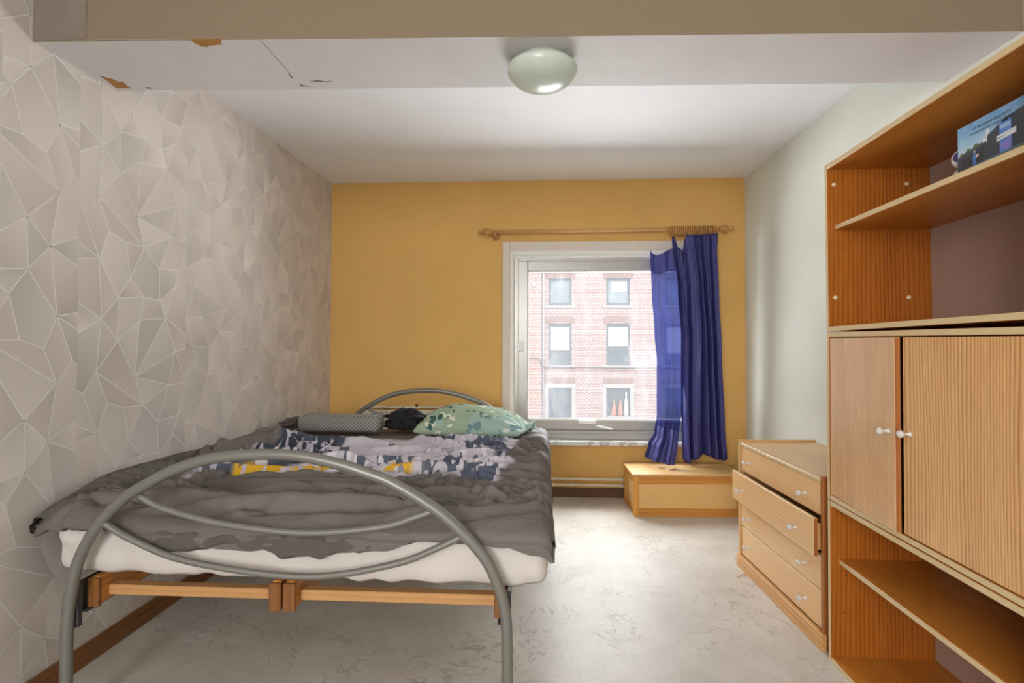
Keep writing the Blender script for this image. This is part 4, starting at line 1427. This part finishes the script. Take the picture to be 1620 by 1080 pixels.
brick_nodes(t, lin('b5766a'), lin('96584c'), lin('dacfc9'))
M['brick'] = t.m
t = NT('orange_brick'); brick_nodes(t, lin('c0714f'), lin('a85a3e'), lin('e2d3ca')); M['brick_orange'] = t.m
M['soldier'] = plain('lintel_brick', 'a9867a', .9, var=.15, scale=6)
M['stone'] = plain('pale_sill_stone', 'c3bab2', .85)
M['dark_frame'] = plain('grey_window_frame', '6f757b', .6)
M['dark_glass'] = plain('dark_room_glass', '5c6468', .15, var=.25, scale=1.5)
M['net'] = plain('net_curtain_grey', '9aa3a8', .6, var=.1, scale=3)
M['blind'] = plain('white_roller_blind', 'fdfdfd', .8, var=.0)
M['asphalt'] = plain('street_asphalt', '6a6867', .9)
M['roof'] = plain('dark_roof_tile', '4c4644', .9)
M['gutter'] = plain('grey_pipe', 'b9b4b2', .6)
GZ = -4.6
b = MB(); b.box(-40, 40, 5.0, 60, GZ - .2, GZ)
tag(b.build('street_ground', 'asphalt'), kind='structure')
bld = thing('brick_building', 'red brick house with rows of windows across the street', 'building', (5, FY, GZ))
TOP = 7.2
bx0 = P(857, 540, FY).x
cols = []
step = P(978, 540, FY).x - P(886, 540, FY).x
c0 = P(886, 540, FY).x
cols = [c0 + step * i for i in range(6)]
bx1 = cols[-1] + 2.2
hw = (P(905, 540, FY).x - P(868, 540, FY).x) / 2
zf = lambda y: P(930, y, FY).z
rows = [(zf(483), zf(440)), (zf(578), zf(512)), (zf(672), zf(613))]
# wall with openings
b = MB()
zs = [GZ] + [z for r in rows[::-1] for z in r] + [TOP]
for i in range(0, len(zs), 2):
    b.box(bx0, bx1, FY, FY + .35, zs[i], zs[i + 1])
for z0, z1 in rows:
    xs = [bx0] + [s for c in cols for s in (c - hw, c + hw)] + [bx1]
    for i in range(0, len(xs), 2):
        b.box(xs[i], xs[i + 1], FY, FY + .35, z0, z1)
b.box(bx0, bx1, FY + .35, FY + 8, GZ, TOP - .01)
b.build('brick_wall', 'brick', bld)
for ri, (z0, z1) in enumerate(rows):
    for ci, c in enumerate(cols):
        b = MB()
        fw = .11
        b.box(c - hw, c - hw + fw, FY + .12, FY + .2, z0, z1); b.box(c + hw - fw, c + hw, FY + .12, FY + .2, z0, z1)
        b.box(c - hw + fw, c + hw - fw, FY + .12, FY + .2, z0, z0 + fw * 1.4); b.box(c - hw + fw, c + hw - fw, FY + .12, FY + .2, z1 - fw * (1.6 if ri == 1 else 1.1), z1)
        if ri == 0:                          # segmental head
            b.box(c - hw, c + hw, FY + .10, FY + .2, z1 - .05, z1)
        w_ = b.build('window', 'dark_frame', bld)
        b = MB(); b.box(c - hw + fw, c + hw - fw, FY + .16, FY + .18, z0 + fw * 1.4, z1 - fw)
        b.build('pane', 'net' if (ri == 0) else 'dark_glass', w_)
        if ri == 1:
            drop = (.64, .54, .7, .6, .5, .66)[ci]
            b = MB(); b.box(c - hw + fw * .6, c + hw - fw * .6, FY + .135, FY + .15, z0 + (z1 - z0) * (1 - drop), z1 - fw * 1.5)
            b.build('roller_blind', 'blind', w_)
        if ri == 0:
            b = MB()
            for k in range(11):
                zz = z0 + .2 + k * (z1 - z0 - .35) / 11
                b.box(c - hw + fw, c + hw - fw, FY + .14, FY + .155, zz, zz + .07)
            if ci != 1:
                b.build('slatted_blind', 'net', w_)
            else:
                b.bm.free()
                b = MB(); b.box(c - .34, c + .46, FY + .13, FY + .15, z0 + .72, z1 - .16)
                b.build('hung_cloth', 'blind', w_)
        b = MB(); b.box(c - hw - .18, c + hw + .18, FY - .09, FY + .12, z0 - .13, z0, .01); b.build('sill', 'stone', bld)
        # soldier course over the window: every brick its own block
        b = MB()
        nb = 17
        for k in range(nb):
            u = k / (nb - 1) * 2 - 1
            xx = c + u * (hw + .12)
            lift = .09 * (1 - u * u) if ri < 2 else .06
            b.box(xx - .042, xx + .042, FY - .025, FY + .05, z1 + lift - .02 + (0 if ri < 2 else .18), z1 + lift + .34 + (0 if ri < 2 else .10), rot=Matrix.Rotation(u * .16, 3, 'Y') if ri < 2 else None)
        o = b.build('soldier_course', 'soldier', bld); o['kind'] = 'stuff'
        if ri == 2:
            b = MB(); b.box(c - hw - .16, c + hw + .22, FY - .03, FY + .1, z1, z1 + .17); b.build('stone_lintel', 'stone', bld)
            for s in (-1, 1):
                b = MB(); b.box(c + s * (hw + .10) - .10, c + s * (hw + .10) + .10, FY - .02, FY + .1, z0, z1); b.build('stone_jamb', 'stone', bld)
b = MB(); b.box(bx0 - .1, bx1, FY - .12, FY + .1, TOP - .25, TOP + .05); b.build('cornice', 'stone', bld)
b = MB(); b.box(bx0, bx1, FY + .0, FY + 8, TOP + .05, TOP + .3); b.build('flat_roof', 'roof', bld)
# things standing in the shop-like window of the brick house
def figure(x, h, r, mat, label):
    b = MB()
    zz = rows[2][0] + .16
    zz = P(930, 657, FY).z
    b.lathe([(0, 0), (r * .7, .01), (r, h * .15), (r * .85, h * .45), (r * .55, h * .70), (r * .28, h * .78), (r * .30, h * .82), (r * .42, h * .90), (r * .3, h * .98), (0, h)], (x, FY - .12, zz), n=16)
    tag(b.build('figurine', mat), label, 'figurine', 'figurines in the window across the street')
M['orange'] = plain('orange_figure', 'd08a70', .7)
M['figwhite'] = plain('white_figure', 'dfe2e4', .7)
zl = P(930, 657, FY).z
b = MB(); b.box(cols[1] - hw, cols[1] + hw, FY - .32, FY + .13, zl - .06, zl); b.build('display_shelf', 'stone', bld)
figure(P(971, 650, FY).x, .82, .13, 'orange', 'left one of the orange figures in the lower window across the street')
figure(P(981, 650, FY).x, .86, .13, 'orange', 'right one of the orange figures in the lower window across the street')
figure(P(990, 650, FY).x, 1.25, .12, 'figwhite', 'tall white figure in the lower window across the street')
# drain pipe and cable
dp = thing('drain_pipe', 'pale vertical drain pipe on the brick house corner', 'pipe', (bx0 + .1, FY, GZ))
b = MB(); b.tube([(bx0 + .10, FY - .10, GZ), (bx0 + .10, FY - .10, TOP)], .05, 10); b.build('pipe_run', 'gutter', dp)
for zz in (-2.5, .2, 2.9, 5.6):
    b = MB(); b.box(bx0 + .03, bx0 + .17, FY - .16, FY, zz, zz + .06); b.build('pipe_clip', 'gutter', dp)
M['cable'] = plain('dark_cable', '6b6464', .8)
b = MB()
b.tube(spline([P(836, 567, FY - .2), P(852, 567, FY - .2), P(856, 576, FY - .2), P(864, 580, FY - .2), P(930, 581, FY - .2), P(1010, 582, FY - .2), P(1100, 582, FY - .2)], 8), .035, 6)
tag(b.build('facade_cable', 'cable'), 'dark cable strung along the brick fronts across the street', 'cable')
# neighbour on the left
nb_ = thing('neighbour_building', 'narrow strip of orange brick house left of the drain pipe', 'building', (-6, FY, GZ))
b = MB(); b.box(-14, bx0 - .01, FY - .12, FY + 8, GZ, 6.4); b.build('brick_wall', 'brick_orange', nb_)
for c in (bx0 - 2.6, bx0 - 5.6, bx0 - 8.6):
    for z0, z1 in rows:
        b = MB(); b.box(c - .55, c + .55, FY - .16, FY - .12, z0, z1)
        w_ = b.build('window', 'dark_frame', nb_)
        b = MB(); b.box(c - .45, c + .45, FY - .17, FY - .16, z0 + .1, z1 - .1); b.build('pane', 'dark_glass', w_)
        b = MB(); b.box(c - .7, c + .7, FY - .24, FY - .12, z0 - .12, z0); b.build('sill', 'stone', nb_)
b = MB(); b.box(-14, bx0 - .01, FY - .25, FY + 8, 6.4, 6.7); b.build('flat_roof', 'roof', nb_)
p = P(845, 450, FY - .2)
b = MB(); b.box(p.x - .12, p.x + .12, FY - .22, FY - .12, p.z - .1, p.z + .1, .02); b.build('junction_box', 'gutter', nb_)
